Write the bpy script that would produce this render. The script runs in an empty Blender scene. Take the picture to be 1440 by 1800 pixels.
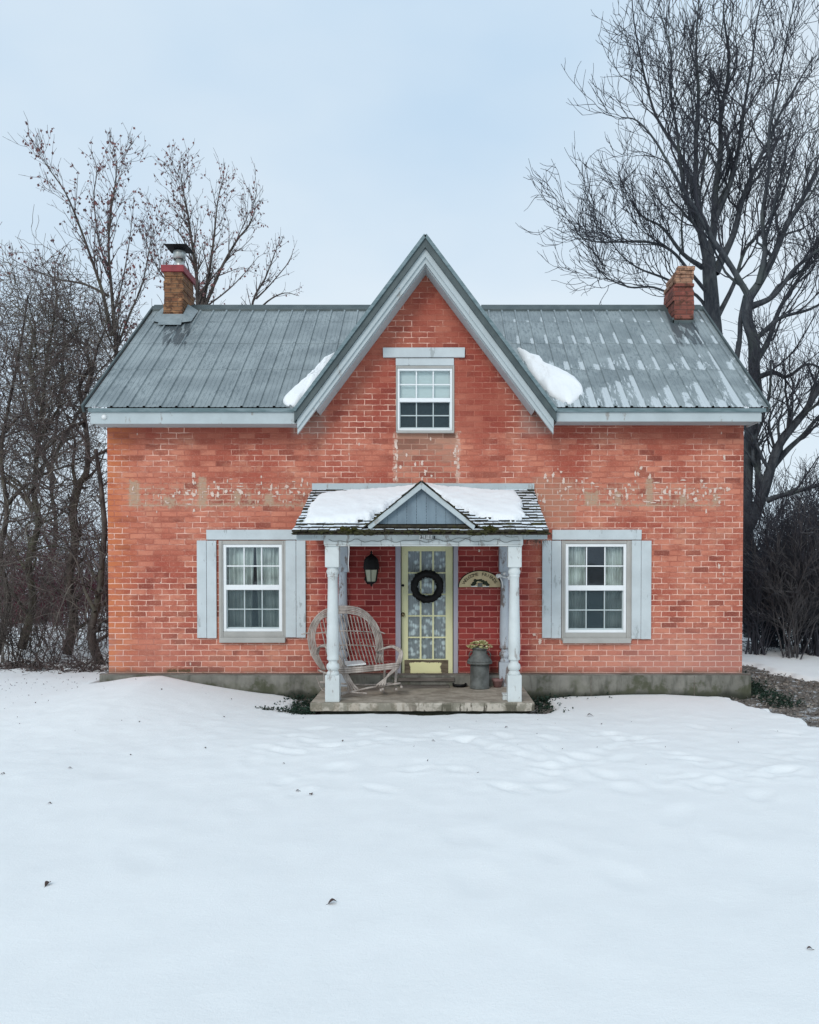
import bpy, math, random
from math import sin, cos, pi, radians, sqrt, exp
from mathutils import Vector, Matrix, noise as mnoise
rng = random.Random(7)
scene = bpy.context.scene
COL = scene.collection

# ------------------------------------------------------------------ camera
FPX, CX = 1440.0, 765.0          # focal length and principal point, in photo pixels (1440 x 1800)
TILT = radians(1.1)
CY = 985.0 + FPX*math.tan(TILT)
CAMY, EYE = -12.0, 1.97
cam_d = bpy.data.cameras.new('camera'); cam = bpy.data.objects.new('camera', cam_d); COL.objects.link(cam)
cam.location = (0, CAMY, EYE); cam.rotation_euler = (pi/2 - TILT, 0, 0)
cam_d.sensor_fit = 'HORIZONTAL'; cam_d.sensor_width = 36.0; cam_d.lens = 36.0*FPX/1440.0
cam_d.shift_x = (720-CX)/1440.0; cam_d.shift_y = (CY-900)/1440.0
cam_d.clip_start = 0.05; cam_d.clip_end = 2000
scene.camera = cam

# ------------------------------------------------------------------ sky and sun (overcast)
SUN_EL, SUN_AZ = radians(32), radians(200)      # azimuth clockwise from +Y: behind and left of the camera
world = bpy.data.worlds.new('World'); scene.world = world; world.use_nodes = True
wt = world.node_tree; wt.nodes.clear()
def wn(t, **k):
    n = wt.nodes.new(t)
    for a, b in k.items(): setattr(n, a, b)
    return n
w_out = wn('ShaderNodeOutputWorld'); w_bg = wn('ShaderNodeBackground'); w_bg.inputs[1].default_value = 0.1
w_sky = wn('ShaderNodeTexSky', sky_type='NISHITA', sun_disc=False, sun_elevation=SUN_EL, sun_rotation=SUN_AZ)
w_sky.air_density = 1.0; w_sky.dust_density = 2.0
w_tc = wn('ShaderNodeTexCoord'); w_sep = wn('ShaderNodeSeparateXYZ'); wt.links.new(w_tc.outputs['Generated'], w_sep.inputs[0])
w_map = wn('ShaderNodeMapping'); w_map.inputs['Scale'].default_value = (1.1, 1.1, 2.3); wt.links.new(w_tc.outputs['Generated'], w_map.inputs[0])
w_no = wn('ShaderNodeTexNoise'); w_no.inputs['Scale'].default_value = 1.3; w_no.inputs['Detail'].default_value = 5; w_no.inputs['Roughness'].default_value = 0.45
wt.links.new(w_map.outputs[0], w_no.inputs[0])
w_cr = wn('ShaderNodeValToRGB')
w_cr.color_ramp.elements[0].position = 0.36; w_cr.color_ramp.elements[0].color = (0.50, 0.67, 0.845, 1)
w_cr.color_ramp.elements[1].position = 0.64; w_cr.color_ramp.elements[1].color = (0.71, 0.81, 0.895, 1)
wt.links.new(w_no.outputs[0], w_cr.inputs[0])
w_zr = wn('ShaderNodeMapRange', interpolation_type='SMOOTHSTEP')
w_zr.inputs['From Min'].default_value = 0.50; w_zr.inputs['From Max'].default_value = 0.95
w_zr.inputs['To Min'].default_value = 10.9; w_zr.inputs['To Max'].default_value = 12.5
wt.links.new(w_sep.outputs[2], w_zr.inputs['Value'])
w_vm = wn('ShaderNodeVectorMath', operation='SCALE'); wt.links.new(w_cr.outputs[0], w_vm.inputs[0]); wt.links.new(w_zr.outputs[0], w_vm.inputs['Scale'])
w_mix = wn('ShaderNodeMix', data_type='RGBA'); w_mix.inputs[0].default_value = 0.93
wt.links.new(w_sky.outputs[0], w_mix.inputs[6]); wt.links.new(w_vm.outputs[0], w_mix.inputs[7])
wt.links.new(w_mix.outputs[2], w_bg.inputs[0]); wt.links.new(w_bg.outputs[0], w_out.inputs[0])
sun_d = bpy.data.lights.new('sun', 'SUN'); sun_d.energy = 1.3; sun_d.angle = radians(22); sun_d.color = (1.0, 0.965, 0.92)
sun = bpy.data.objects.new('sun', sun_d); COL.objects.link(sun)
sdir = Vector((sin(SUN_AZ)*cos(SUN_EL), cos(SUN_AZ)*cos(SUN_EL), sin(SUN_EL)))
sun.rotation_euler = sdir.to_track_quat('Z', 'Y').to_euler()
scene.view_settings.view_transform = 'Standard'; scene.view_settings.look = 'None'
scene.view_settings.exposure = 0.0; scene.view_settings.gamma = 1.0; scene.view_settings.use_curve_mapping = False
scene.render.engine = 'CYCLES'
scene.cycles.max_bounces = 7; scene.cycles.transparent_max_bounces = 16

# ------------------------------------------------------------------ measuring: a pixel of the photo -> a point of the place
def ray(px, py):
    a = (px-CX)/FPX; b = (CY-py)/FPX
    return Vector((a, cos(TILT)+b*sin(TILT), b*cos(TILT)-sin(TILT)))
O = Vector((0, CAMY, EYE))
def P(px, py, Y): d = ray(px, py); return O + d*((Y-CAMY)/d.y)
def G(px, py, z=0.0): d = ray(px, py); return O + d*((z-EYE)/d.z)
def PX(px, Y, py=985): return P(px, py, Y).x
def PZ(py, Y): return P(765, py, Y).z
def Ppl(px, py, p0, n): d = ray(px, py); return O + d*((p0-O).dot(n)/d.dot(n))
def sm(a, b, x):
    t = max(0.0, min(1.0, (x-a)/(b-a))) if a != b else float(x > a)
    return t*t*(3-2*t)
def interp(tab, x):
    if x <= tab[0][0]: return tab[0][1]
    for (a, va), (b, vb) in zip(tab, tab[1:]):
        if x <= b: return va + (vb-va)*(x-a)/(b-a)
    return tab[-1][1]
def fbm(x, y, z=0.0, o=4): return mnoise.fractal(Vector((x, y, z)), 0.6, 2.0, o)

# ------------------------------------------------------------------ objects
def tag(o, label=None, cat=None, group=None, kind=None):
    if label: o['label'] = label
    if cat: o['category'] = cat
    if group: o['group'] = group
    if kind: o['kind'] = kind
    return o
W = {}
def thing(name, loc, label, cat, group=None):
    o = bpy.data.objects.new(name, None); COL.objects.link(o); o.location = loc; o.empty_display_size = 0.2
    W[o] = Vector(loc); return tag(o, label, cat, group)
class MB:
    def __init__(s): s.v = []; s.f = []; s.sm = []
    def add(s, vs, fs, smooth=False):
        b = len(s.v); s.v += [tuple(v) for v in vs]
        s.f += [tuple(i+b for i in f) for f in fs]; s.sm += [smooth]*len(fs)
    def quad(s, a, b, c, d, smooth=False): s.add([a, b, c, d], [(0, 1, 2, 3)], smooth)
    def box(s, x0, x1, y0, y1, z0, z1, j=0.0):
        vs = [(x, y, z) for x in (x0, x1) for y in (y0, y1) for z in (z0, z1)]
        if j: vs = [(x+rng.uniform(-j, j), y+rng.uniform(-j, j), z+rng.uniform(-j, j)) for x, y, z in vs]
        s.add(vs, [(0, 1, 3, 2), (4, 6, 7, 5), (0, 4, 5, 1), (2, 3, 7, 6), (0, 2, 6, 4), (1, 5, 7, 3)])
    def beam(s, p, q, w, h, up=Vector((0, 0, 1))):
        p = Vector(p); q = Vector(q); d = (q-p).normalized(); r = d.cross(up).normalized(); u = r.cross(d)
        vs = [c + r*(w/2*i) + u*(h/2*k) for c in (p, q) for i in (-1, 1) for k in (-1, 1)]
        s.add(vs, [(0, 1, 3, 2), (4, 6, 7, 5), (0, 4, 5, 1), (2, 3, 7, 6), (0, 2, 6, 4), (1, 5, 7, 3)])
    def prism(s, pts, y0, y1):       # polygon in x,z pushed along y
        n = len(pts); vs = [(x, y0, z) for x, z in pts] + [(x, y1, z) for x, z in pts]
        s.add(vs, [tuple(range(n)), tuple(range(2*n-1, n-1, -1))] + [(i, i+n, (i+1) % n+n, (i+1) % n) for i in range(n)])
    def tube(s, pts, r, n=6, cap=True, smooth=True):
        m = len(pts)
        if m < 2: return
        rs = r if isinstance(r, (list, tuple)) else [r]*m
        pts = [Vector(p) for p in pts]
        t = (pts[1]-pts[0]).normalized(); u = t.orthogonal().normalized(); vs = []
        for i, p in enumerate(pts):
            t2 = (pts[min(i+1, m-1)]-pts[max(i-1, 0)])
            if t2.length > 1e-9: t = t2.normalized()
            u = (u - t*u.dot(t))
            u = u.normalized() if u.length > 1e-6 else t.orthogonal().normalized()
            w = t.cross(u)
            for k in range(n):
                a = 2*pi*k/n; vs.append(p + (u*cos(a)+w*sin(a))*rs[i])
        fs = [(i*n+k, i*n+(k+1) % n, (i+1)*n+(k+1) % n, (i+1)*n+k) for i in range(m-1) for k in range(n)]
        if cap: fs += [tuple(range(n-1, -1, -1)), tuple(range((m-1)*n, m*n))]
        s.add(vs, fs, smooth)
    def lathe(s, cx, cy, prof, n=20, smooth=True, sq=0.0):
        vs = []
        for r, z in prof:
            for k in range(n):
                a = 2*pi*(k+0.5)/n; vs.append((cx+r*cos(a), cy+r*sin(a), z))
        m = len(prof)
        fs = [(i*n+k, i*n+(k+1) % n, (i+1)*n+(k+1) % n, (i+1)*n+k) for i in range(m-1) for k in range(n)]
        fs += [tuple(range(n-1, -1, -1)), tuple(range((m-1)*n, m*n))]
        s.add(vs, fs, smooth)
    def torus(s, c, R, r, n=48, m=12, jit=0.0, axis='y'):
        c = Vector(c); vs = []
        for i in range(n):
            a = 2*pi*i/n
            for k in range(m):
                b = 2*pi*k/m; rr = r*(1+rng.uniform(-jit, jit))
                vs.append(c + Vector(((R+rr*cos(b))*cos(a), rr*sin(b), (R+rr*cos(b))*sin(a))))
        fs = [(i*m+k, i*m+(k+1) % m, ((i+1) % n)*m+(k+1) % m, ((i+1) % n)*m+k) for i in range(n) for k in range(m)]
        s.add(vs, fs, True)
    def blob(s, c, rx, ry, rz, seed=0, amp=0.25, n=10, m=6):
        c = Vector(c); vs = [c+Vector((0, 0, -rz))]
        for i in range(1, m):
            ph = pi*i/m
            for k in range(n):
                a = 2*pi*k/n; d = Vector((cos(a)*sin(ph), sin(a)*sin(ph), -cos(ph)))
                q = 1+amp*mnoise.noise(d*1.7+Vector((seed, seed*1.3, 0)))*2
                vs.append(c+Vector((d.x*rx, d.y*ry, d.z*rz))*q)
        vs.append(c+Vector((0, 0, rz)))
        fs = [(0, 1+(k+1) % n, 1+k) for k in range(n)]
        fs += [(1+i*n+k, 1+i*n+(k+1) % n, 1+(i+1)*n+(k+1) % n, 1+(i+1)*n+k) for i in range(m-2) for k in range(n)]
        L = len(vs)-1; fs += [(L, 1+(m-2)*n+k, 1+(m-2)*n+(k+1) % n) for k in range(n)]
        s.add(vs, fs, True)
    def build(s, name, mat, parent=None, origin=None, bevel=0.0, fix=False):
        org = W[parent] if parent else Vector(origin or (0, 0, 0))
        me = bpy.data.meshes.new(name)
        me.from_pydata([(x-org.x, y-org.y, z-org.z) for x, y, z in s.v], [], s.f)
        me.polygons.foreach_set('use_smooth', s.sm)
        if fix:
            import bmesh
            bm = bmesh.new(); bm.from_mesh(me); bmesh.ops.recalc_face_normals(bm, faces=bm.faces); bm.to_mesh(me); bm.free()
        me.update()
        o = bpy.data.objects.new(name, me); COL.objects.link(o)
        if mat: me.materials.append(mat)
        if parent: o.parent = parent
        else: o.location = org
        W[o] = org
        if bevel:
            b = o.modifiers.new('bevel', 'BEVEL'); b.width = bevel; b.segments = 2; b.limit_method = 'ANGLE'; b.angle_limit = radians(40)
        return o

# ------------------------------------------------------------------ materials
class NB:
    def __init__(s, name):
        s.m = bpy.data.materials.new(name); s.m.use_nodes = True; s.t = s.m.node_tree; s.t.nodes.clear()
        s.out = s.n('ShaderNodeOutputMaterial'); s.b = s.n('ShaderNodeBsdfPrincipled'); s.t.links.new(s.b.outputs[0], s.out.inputs[0])
        s.geo = s.n('ShaderNodeNewGeometry')
    def n(s, t, **k):
        q = s.t.nodes.new(t)
        for a, b in k.items(): setattr(q, a, b)
        return q
    def put(s, sock, val):
        if hasattr(val, 'links') or isinstance(val, bpy.types.NodeSocket): s.t.links.new(val, sock)
        elif isinstance(val, (tuple, list)) and len(val) == 3 and sock.type == 'RGBA': sock.default_value = (*val, 1)
        else: sock.default_value = val
    def pos(s): return s.geo.outputs['Position']
    def sep(s, v):
        q = s.n('ShaderNodeSeparateXYZ'); s.put(q.inputs[0], v); return q.outputs
    def comb(s, x, y, z):
        q = s.n('ShaderNodeCombineXYZ'); s.put(q.inputs[0], x); s.put(q.inputs[1], y); s.put(q.inputs[2], z); return q.outputs[0]
    def ma(s, op, a, b=0.0, c=0.0, clamp=False):
        q = s.n('ShaderNodeMath', operation=op, use_clamp=clamp)
        s.put(q.inputs[0], a); s.put(q.inputs[1], b)
        if op in ('MULTIPLY_ADD',): s.put(q.inputs[2], c)
        return q.outputs[0]
    def mul(s, a, b): return s.ma('MULTIPLY', a, b)
    def add(s, a, b): return s.ma('ADD', a, b)
    def noise(s, scale, detail=4, rough=0.5, vec=None, stretch=None):
        q = s.n('ShaderNodeTexNoise'); q.inputs['Scale'].default_value = scale; q.inputs['Detail'].default_value = detail; q.inputs['Roughness'].default_value = rough
        v = vec if vec is not None else s.pos()
        if stretch:
            mp = s.n('ShaderNodeMapping'); mp.inputs['Scale'].default_value = stretch; s.put(mp.inputs[0], v); v = mp.outputs[0]
        s.put(q.inputs['Vector'], v); return q.outputs[0]
    def ss(s, v, a, b, lo=0.0, hi=1.0):
        q = s.n('ShaderNodeMapRange', interpolation_type='SMOOTHSTEP')
        s.put(q.inputs['Value'], v); q.inputs['From Min'].default_value = a; q.inputs['From Max'].default_value = b
        q.inputs['To Min'].default_value = lo; q.inputs['To Max'].default_value = hi
        return q.outputs[0]
    def mix(s, f, a, b):
        q = s.n('ShaderNodeMix', data_type='RGBA'); s.put(q.inputs[0], f); s.put(q.inputs[6], a); s.put(q.inputs[7], b); return q.outputs[2]
    def boxm(s, u, v, u0, u1, v0, v1, e=0.05):
        return s.mul(s.mul(s.ss(u, u0-e, u0+e), s.ss(u, u1+e, u1-e)), s.mul(s.ss(v, v0-e, v0+e), s.ss(v, v1+e, v1-e)))
    def bump(s, h, dist=0.01, strength=0.6):
        q = s.n('ShaderNodeBump'); q.inputs['Distance'].default_value = dist; q.inputs['Strength'].default_value = strength
        s.put(q.inputs['Height'], h); s.t.links.new(q.outputs[0], s.b.inputs['Normal'])
    def fin(s, col, rough=0.8, metal=0.0, spec=0.3):
        s.put(s.b.inputs['Base Color'], col); s.put(s.b.inputs['Roughness'], rough); s.put(s.b.inputs['Metallic'], metal)
        s.b.inputs['Specular IOR Level'].default_value = spec
        return s.m

def simple(name, c1, c2=None, scale=8.0, rough=0.8, metal=0.0, bump=0.0, spec=0.3, stretch=None, detail=5):
    b = NB(name); c2 = c2 or tuple(x*0.75 for x in c1)
    n = b.noise(scale, detail, 0.6, stretch=stretch)
    if bump: b.bump(n, bump)
    return b.fin(b.mix(b.ss(n, 0.3, 0.7), c1, c2), rough, metal, spec)

def paint(name, c, worn=(0.30, 0.29, 0.27), wear=0.62, dirt=0.5):
    b = NB(name)
    n1 = b.noise(3.0, 5, 0.6); n2 = b.noise(9.0, 6, 0.7, stretch=(1, 1, 0.35)); n3 = b.noise(60.0, 3, 0.6)
    col = b.mix(b.ss(n1, 0.3, 0.75, 0, dirt), c, tuple(x*0.74 for x in c))
    col = b.mix(b.ss(n2, wear, wear+0.06), col, worn)
    b.bump(b.add(n2, b.mul(n3, 0.3)), 0.004, 0.5)
    return b.fin(col, 0.65, 0, 0.3)

XL, XR = PX(190, 0), PX(1306, 0)
ZF = PZ(1185, 0)                 # top of the foundation

SMEARS = [(229, 846, 246, 890), (287, 876, 309, 890), (349, 838, 364, 891), (412, 862, 424, 889), (437, 864, 441, 888), (466, 868, 482, 888), (1028, 864, 1051, 889), (1081, 864, 1091, 890), (1136, 840, 1147, 889), (1194, 868, 1206, 887), (1252, 868, 1262, 886), (240, 886, 540, 889), (1030, 886, 1262, 889)]
def brickmat(name, axis='X', front=False):
    b = NB(name); sx, sy, sz = b.sep(b.pos()); u = sx if axis == 'X' else sy; v = sz
    wob = b.noise(5.0, 3); wob2 = b.noise(14.0, 2)
    uu = b.add(u, b.mul(b.add(wob, -0.5), 0.034)); vv = b.add(v, b.mul(b.add(wob2, -0.5), 0.017))
    br = b.n('ShaderNodeTexBrick'); b.put(br.inputs['Vector'], b.comb(uu, vv, 0.0))
    br.inputs['Color1'].default_value = (0, 0, 0, 1); br.inputs['Color2'].default_value = (1, 1, 1, 1); br.inputs['Mortar'].default_value = (.5, .5, .5, 1)
    for k, x in (('Scale', 1.0), ('Mortar Size', 0.0065), ('Mortar Smooth', 0.25), ('Bias', 0.0), ('Brick Width', 0.229), ('Row Height', 0.0815)): br.inputs[k].default_value = x
    r = b.sep(br.outputs['Color'])[0]; mort = br.outputs['Fac']
    big = b.noise(0.9, 4, 0.55); mid = b.noise(6.0, 5, 0.65, stretch=(0.5, 0.5, 1.6)); fine = b.noise(45.0, 4, 0.7); pitn = b.noise(16, 6, 0.75)
    A, B_, C_ = (0.375, 0.086, 0.056), (0.540, 0.184, 0.118), (0.17, 0.042, 0.032)
    col = b.mix(b.ss(big, 0.38, 0.62), A, B_)
    col = b.mix(b.ss(b.noise(2.3, 5, 0.65), 0.54, 0.66, 0, 0.5), col, (0.61, 0.295, 0.19))
    vis = b.ss(b.add(b.noise(1.7, 4, 0.6), b.mul(b.ss(v, 2.3, 0.9), 0.10)), 0.43, 0.60)      # where single bricks read through the paint
    col = b.mix(b.mul(b.ss(r, 0.36, 0.0), b.add(b.mul(vis, 0.66), 0.10)), col, C_)
    col = b.mix(b.mul(b.ss(r, 0.6, 1.0), 0.5), col, (0.67, 0.27, 0.175))
    col = b.mix(b.ss(mid, 0.46, 0.68, 0, 0.6), col, (0.28, 0.068, 0.046))
    col = b.mix(b.ss(fine, 0.48, 0.8, 0, 0.5), col, (0.74, 0.42, 0.31))
    mvis = b.mul(b.ss(b.add(b.noise(1.1, 5, 0.65), b.mul(b.ss(v, 2.1, 1.4), 0.13)), 0.46, 0.60, 0.04, 1.0), b.ss(b.noise(9.0, 3), 0.32, 0.52, 0.15, 1.0))
    mcol = b.mix(mvis, (0.44, 0.13, 0.085), (0.88, 0.54, 0.43))
    if front:
        zs = PZ(745, 0)
        # top courses under the eave: bricks turn darker and redder towards the top
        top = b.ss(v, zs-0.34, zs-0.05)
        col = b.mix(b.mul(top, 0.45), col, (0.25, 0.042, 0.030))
        # pink bloom rising from the foundation, mostly at the right and the left corner
        bl = b.mul(b.ss(b.add(v, b.mul(b.add(big, -0.5), 0.8)), 1.25, 0.35), b.add(b.ss(u, 1.5, 3.6, 0.25, 0.8), b.ss(u, -4.45, -4.75, 0, 0.7)))
        col = b.mix(b.mul(bl, 0.75), col, (0.56, 0.26, 0.205)); mcol = b.mix(bl, mcol, (0.76, 0.50, 0.42))
        # orange flank at the left edge
        col = b.mix(b.mul(b.ss(u, -4.2, -4.8), b.ss(mid, 0.35, 0.6, 0.2, 0.7)), col, (0.62, 0.20, 0.075))
        # unfaded dark red paint under the porch roof, porch shade painted in too
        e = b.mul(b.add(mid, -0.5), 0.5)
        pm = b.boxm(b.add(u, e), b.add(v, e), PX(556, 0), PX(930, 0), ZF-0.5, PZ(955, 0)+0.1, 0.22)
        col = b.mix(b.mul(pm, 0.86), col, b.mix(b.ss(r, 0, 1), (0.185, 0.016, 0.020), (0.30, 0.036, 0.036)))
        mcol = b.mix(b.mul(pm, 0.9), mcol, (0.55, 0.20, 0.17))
        # bare brown brick under the upper window, pale mortar along its edge
        x0, x1 = PX(697, 0), PX(803, 0); z0, z1 = PZ(852, 0), PZ(760, 0)
        ed = b.mul(b.add(b.noise(11, 4), -0.5), 0.12); ue, ve = b.add(u, ed), b.add(v, ed)
        inn = b.boxm(ue, ve, x0, x1, z0, z1, 0.02)
        w2 = b.ss(b.add(v, b.mul(b.add(mid, -0.5), 1.2)), z0+0.1, z1, 0.1, 0.95)
        col = b.mix(b.mul(inn, w2), col, b.mix(b.ss(r, 0.1, 0.9), (0.23, 0.12, 0.085), (0.42, 0.23, 0.16)))
        mcol = b.mix(b.mul(inn, 0.6), mcol, (0.48, 0.33, 0.25))
        rim = b.mul(b.ma('SUBTRACT', b.boxm(ue, ve, x0-0.045, x1+0.045, z0, z1, 0.012), b.boxm(ue, ve, x0+0.015, x1-0.015, z0, z1+0.05, 0.012)), b.ss(pitn, 0.38, 0.55))
        # scar of an older, wider porch roof: grime and scraped mortar
        bm_ = b.boxm(u, v, PX(222, 0), PX(1275, 0), PZ(893, 0), PZ(850, 0), 0.07)
        col = b.mix(b.mul(b.mul(bm_, b.ss(pitn, 0.45, 0.6)), 0.6), col, (0.45, 0.25, 0.17))
        mcol = b.mix(b.mul(bm_, b.ss(pitn, 0.42, 0.55)), mcol, (0.66, 0.46, 0.36))
        eu = b.mul(b.add(b.noise(20, 5, 0.7), -0.5), 0.16); su, sv = b.add(u, eu), b.add(v, b.mul(b.add(b.noise(13, 4, 0.7, stretch=(1.3, 1, 1)), -0.5), 0.22)); sm_ = None
        for q in SMEARS:
            m1 = b.boxm(su, sv, PX(q[0], 0), PX(q[2], 0), PZ(q[3], 0), PZ(q[1], 0), 0.022); sm_ = m1 if sm_ is None else b.ma('MAXIMUM', sm_, m1)
        sm_ = b.mul(sm_, b.ss(b.noise(34, 4, 0.7), 0.36, 0.52, 0.35, 0.95)); scol = b.mix(fine, (0.36, 0.235, 0.155), (0.52, 0.37, 0.26))
        col = b.mix(sm_, col, scol); mcol = b.mix(sm_, mcol, (0.52, 0.38, 0.28))
        # brown damp stain and grime at the foot of the wall
        ft = b.mul(b.ss(b.add(v, b.mul(b.add(mid, -0.5), 0.35)), ZF+0.13, ZF-0.03), b.ss(b.noise(2.2, 3), 0.42, 0.56, 0.2, 1.0))
        col = b.mix(b.mul(ft, 0.7), col, (0.20, 0.115, 0.075)); mcol = b.mix(b.mul(ft, 0.6), mcol, (0.25, 0.17, 0.12))
        ms = b.boxm(b.add(u, b.mul(b.add(fine, -0.5), 0.3)), b.add(v, b.mul(b.add(fine, -0.5), 0.15)), PX(292, 0), PX(336, 0), ZF-0.1, ZF+0.07, 0.03)
        col = b.mix(b.mul(ms, 0.85), col, (0.055, 0.062, 0.028))
        br2 = b.boxm(ue, ve, PX(935, 0), PX(1010, 0), PZ(925, 0), PZ(840, 0), 0.06)
        col = b.mix(b.mul(br2, b.ss(mid, 0.3, 0.55, 0.1, 0.7)), col, (0.46, 0.22, 0.145)); mcol = b.mix(br2, mcol, (0.66, 0.42, 0.33))
        # weathered bare brick beside the lower ends of the gable boards
        for pc in (545, 945):
            sc = b.boxm(ue, ve, PX(pc-30, 0), PX(pc+28, 0), PZ(765, 0), PZ(700, 0), 0.08)
            col = b.mix(b.mul(sc, b.ss(mid, 0.32, 0.55, 0, 0.8)), col, (0.36, 0.19, 0.15)); mcol = b.mix(b.mul(sc, 0.8), mcol, (0.6, 0.45, 0.38))
        col = b.mix(b.mul(rim, 0.85), col, (0.60, 0.42, 0.33))
    pits = b.ss(pitn, 0.70, 0.76)
    col = b.mix(b.mul(pits, 0.5), col, (0.68, 0.46, 0.38))
    col = b.mix(mort, col, mcol)
    b.bump(b.add(b.mul(mort, -1.0), b.add(b.mul(mid, 0.6), b.mul(fine, 0.45))), 0.012, 0.9)
    return b.fin(col, 0.85, 0, 0.2)

def roofmat():
    b = NB('galvanised_roof'); sx, sy, sz = b.sep(b.pos())
    t = b.ma('DIVIDE', b.add(sy, 0.42), ROOF_DY)
    n1 = b.noise(2.0, 4); n2 = b.noise(16.0, 5, 0.7, stretch=(1.6, 0.5, 0.5)); n3 = b.noise(40, 4, 0.7)
    col = b.mix(b.ss(n1, 0.35, 0.65), (0.185, 0.218, 0.225), (0.265, 0.305, 0.310))
    blot = b.mul(b.ss(n2, 0.50, 0.60), b.ss(b.noise(1.1, 2), 0.38, 0.55, 0.15, 0.75))
    col = b.mix(blot, col, (0.125, 0.155, 0.165))
    ph = b.ma('FRACT', b.ma('DIVIDE', b.add(sx, 0.0), 0.229))
    right = b.ss(sx, 0.5, 2.4, 0.22, 1.0)
    far = b.ss(sx, 1.0, -1.0, 0.0, 1.0)
    rid = b.n('ShaderNodeTexWhiteNoise', noise_dimensions='1D'); b.put(rid.inputs['W'], b.ma('FLOOR', b.ma('DIVIDE', sx, 0.229))); rr = rid.outputs[0]; big_ = b.noise(1.3, 4, 0.6); fr = None
    for t0, L, wd in LAPS:
        tt = b.add(t, b.add(b.mul(b.add(rr, -0.5), L*0.8), b.mul(b.add(big_, -0.5), L*1.3))); m = b.mul(b.ss(t, t0-0.004, t0+0.002), b.ss(tt, t0+L, t0+L*0.15))
        edge = b.ss(b.add(b.add(ph, -0.10), b.add(b.mul(b.add(n3, -0.5), 0.5), b.add(b.mul(rr, 0.22), b.mul(b.add(big_, -0.5), 0.5)))), 1.0-wd, 1.0-wd*0.55)          # frost banked against the ribs
        st = b.noise(1.0, 3, 0.6, vec=b.comb(b.mul(sx, 28.0), b.mul(sy, 5.0), 0.0))
        edge = b.ma('MAXIMUM', edge, b.mul(b.ss(st, 0.50, 0.60), wd*1.1))
        m = b.mul(m, b.mul(edge, right))
        fr = m if fr is None else b.ma('MAXIMUM', fr, m)
    fr = b.mul(fr, b.ss(n2, 0.30, 0.5, 0.45, 1.0))
    # wet run-off below the two chimneys
    for cx, dx in ((PX(306, 2.2), 0.80), (PX(1196, 2.2), -0.30)):
        us = b.ma('SUBTRACT', sx, b.add(b.mul(b.ma('SUBTRACT', 1.0, t), dx*1.0), cx))
        w = b.mul(b.mul(b.ss(us, -0.24, -0.20), b.ss(us, 0.26, 0.20)), b.mul(b.ss(t, 0.52, 0.60), b.ss(t, 0.97, 0.95)))
        w = b.mul(w, b.ss(b.add(b.noise(1.0, 3, 0.6, vec=b.comb(b.mul(sx, 14.0), b.mul(sy, 2.5), 3.0)), b.mul(t, 0.55)), 0.81, 0.85))
        col = b.mix(b.mul(w, 0.85), col, (0.040, 0.052, 0.058))
    fr = b.ss(fr, 0.24, 0.36)
    col = b.mix(b.mul(fr, 0.92), col, (0.52, 0.57, 0.59))
    b.bump(b.add(b.mul(n3, 0.3), fr), 0.003, 0.4)
    return b.fin(col, b.mix(fr, (0.42, 0.42, 0.42), (0.8, 0.8, 0.8)), 0.0, 0.5)

def snowmat(name, tint=(0.845, 0.85, 0.835)):
    b = NB(name); n = b.noise(3.0, 6, 0.6); f = b.noise(60.0, 5, 0.7); g = b.noise(260.0, 2, 0.6)
    col = b.mix(b.ss(n, 0.3, 0.7), tint, tuple(x*0.975 for x in tint))
    h = b.noise(14.0, 6, 0.65, stretch=(0.7, 1.3, 1)); b.bump(b.add(b.mul(n, 0.35), b.add(b.mul(h, 0.45), b.add(b.mul(f, 0.40), b.mul(g, 0.22)))), 0.022, 0.42)
    return b.fin(col, 0.75, 0, 0.2)

def glassmat(name, tint=(0.9, 0.95, 0.95), gl=1.0):
    b = NB(name); t = b.n('ShaderNodeBsdfTransparent'); t.inputs[0].default_value = (*tint, 1)
    g = b.n('ShaderNodeBsdfGlossy'); g.inputs['Roughness'].default_value = 0.04; g.inputs['Color'].default_value = (0.9, 0.95, 1, 1)
    f = b.n('ShaderNodeFresnel'); f.inputs[0].default_value = 1.5
    n = b.noise(2.5, 2); q = b.n('ShaderNodeBump'); q.inputs['Distance'].default_value = 0.01; q.inputs['Strength'].default_value = 0.15
    b.put(q.inputs['Height'], n); b.t.links.new(q.outputs[0], g.inputs['Normal'])
    mx = b.n('ShaderNodeMixShader'); b.put(mx.inputs[0], b.add(b.mul(f.outputs[0], 1.6*gl), 0.02*gl))
    b.t.links.new(t.outputs[0], mx.inputs[1]); b.t.links.new(g.outputs[0], mx.inputs[2]); b.t.links.new(mx.outputs[0], b.out.inputs[0])
    return b.m
def screenmat():
    b = NB('insect_screen'); t = b.n('ShaderNodeBsdfTransparent'); mx = b.n('ShaderNodeMixShader'); mx.inputs[0].default_value = 0.52
    b.fin((0.035, 0.065, 0.075), 0.6); b.t.links.new(t.outputs[0], mx.inputs[1]); b.t.links.new(b.b.outputs[0], mx.inputs[2]); b.t.links.new(mx.outputs[0], b.out.inputs[0])
    return b.m
def lacemat(name, c, scale=22, lo=0.42, hi=0.62):
    b = NB(name); v = b.n('ShaderNodeTexVoronoi'); v.inputs['Scale'].default_value = scale; b.put(v.inputs['Vector'], b.pos())
    n = b.noise(scale*0.7, 4); m = b.ss(b.add(b.mul(v.outputs[0], 0.6), b.mul(n, 0.5)), lo, hi)
    return b.fin(b.mix(m, c, tuple(x*0.32 for x in c)), 0.9, 0, 0.1)
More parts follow.
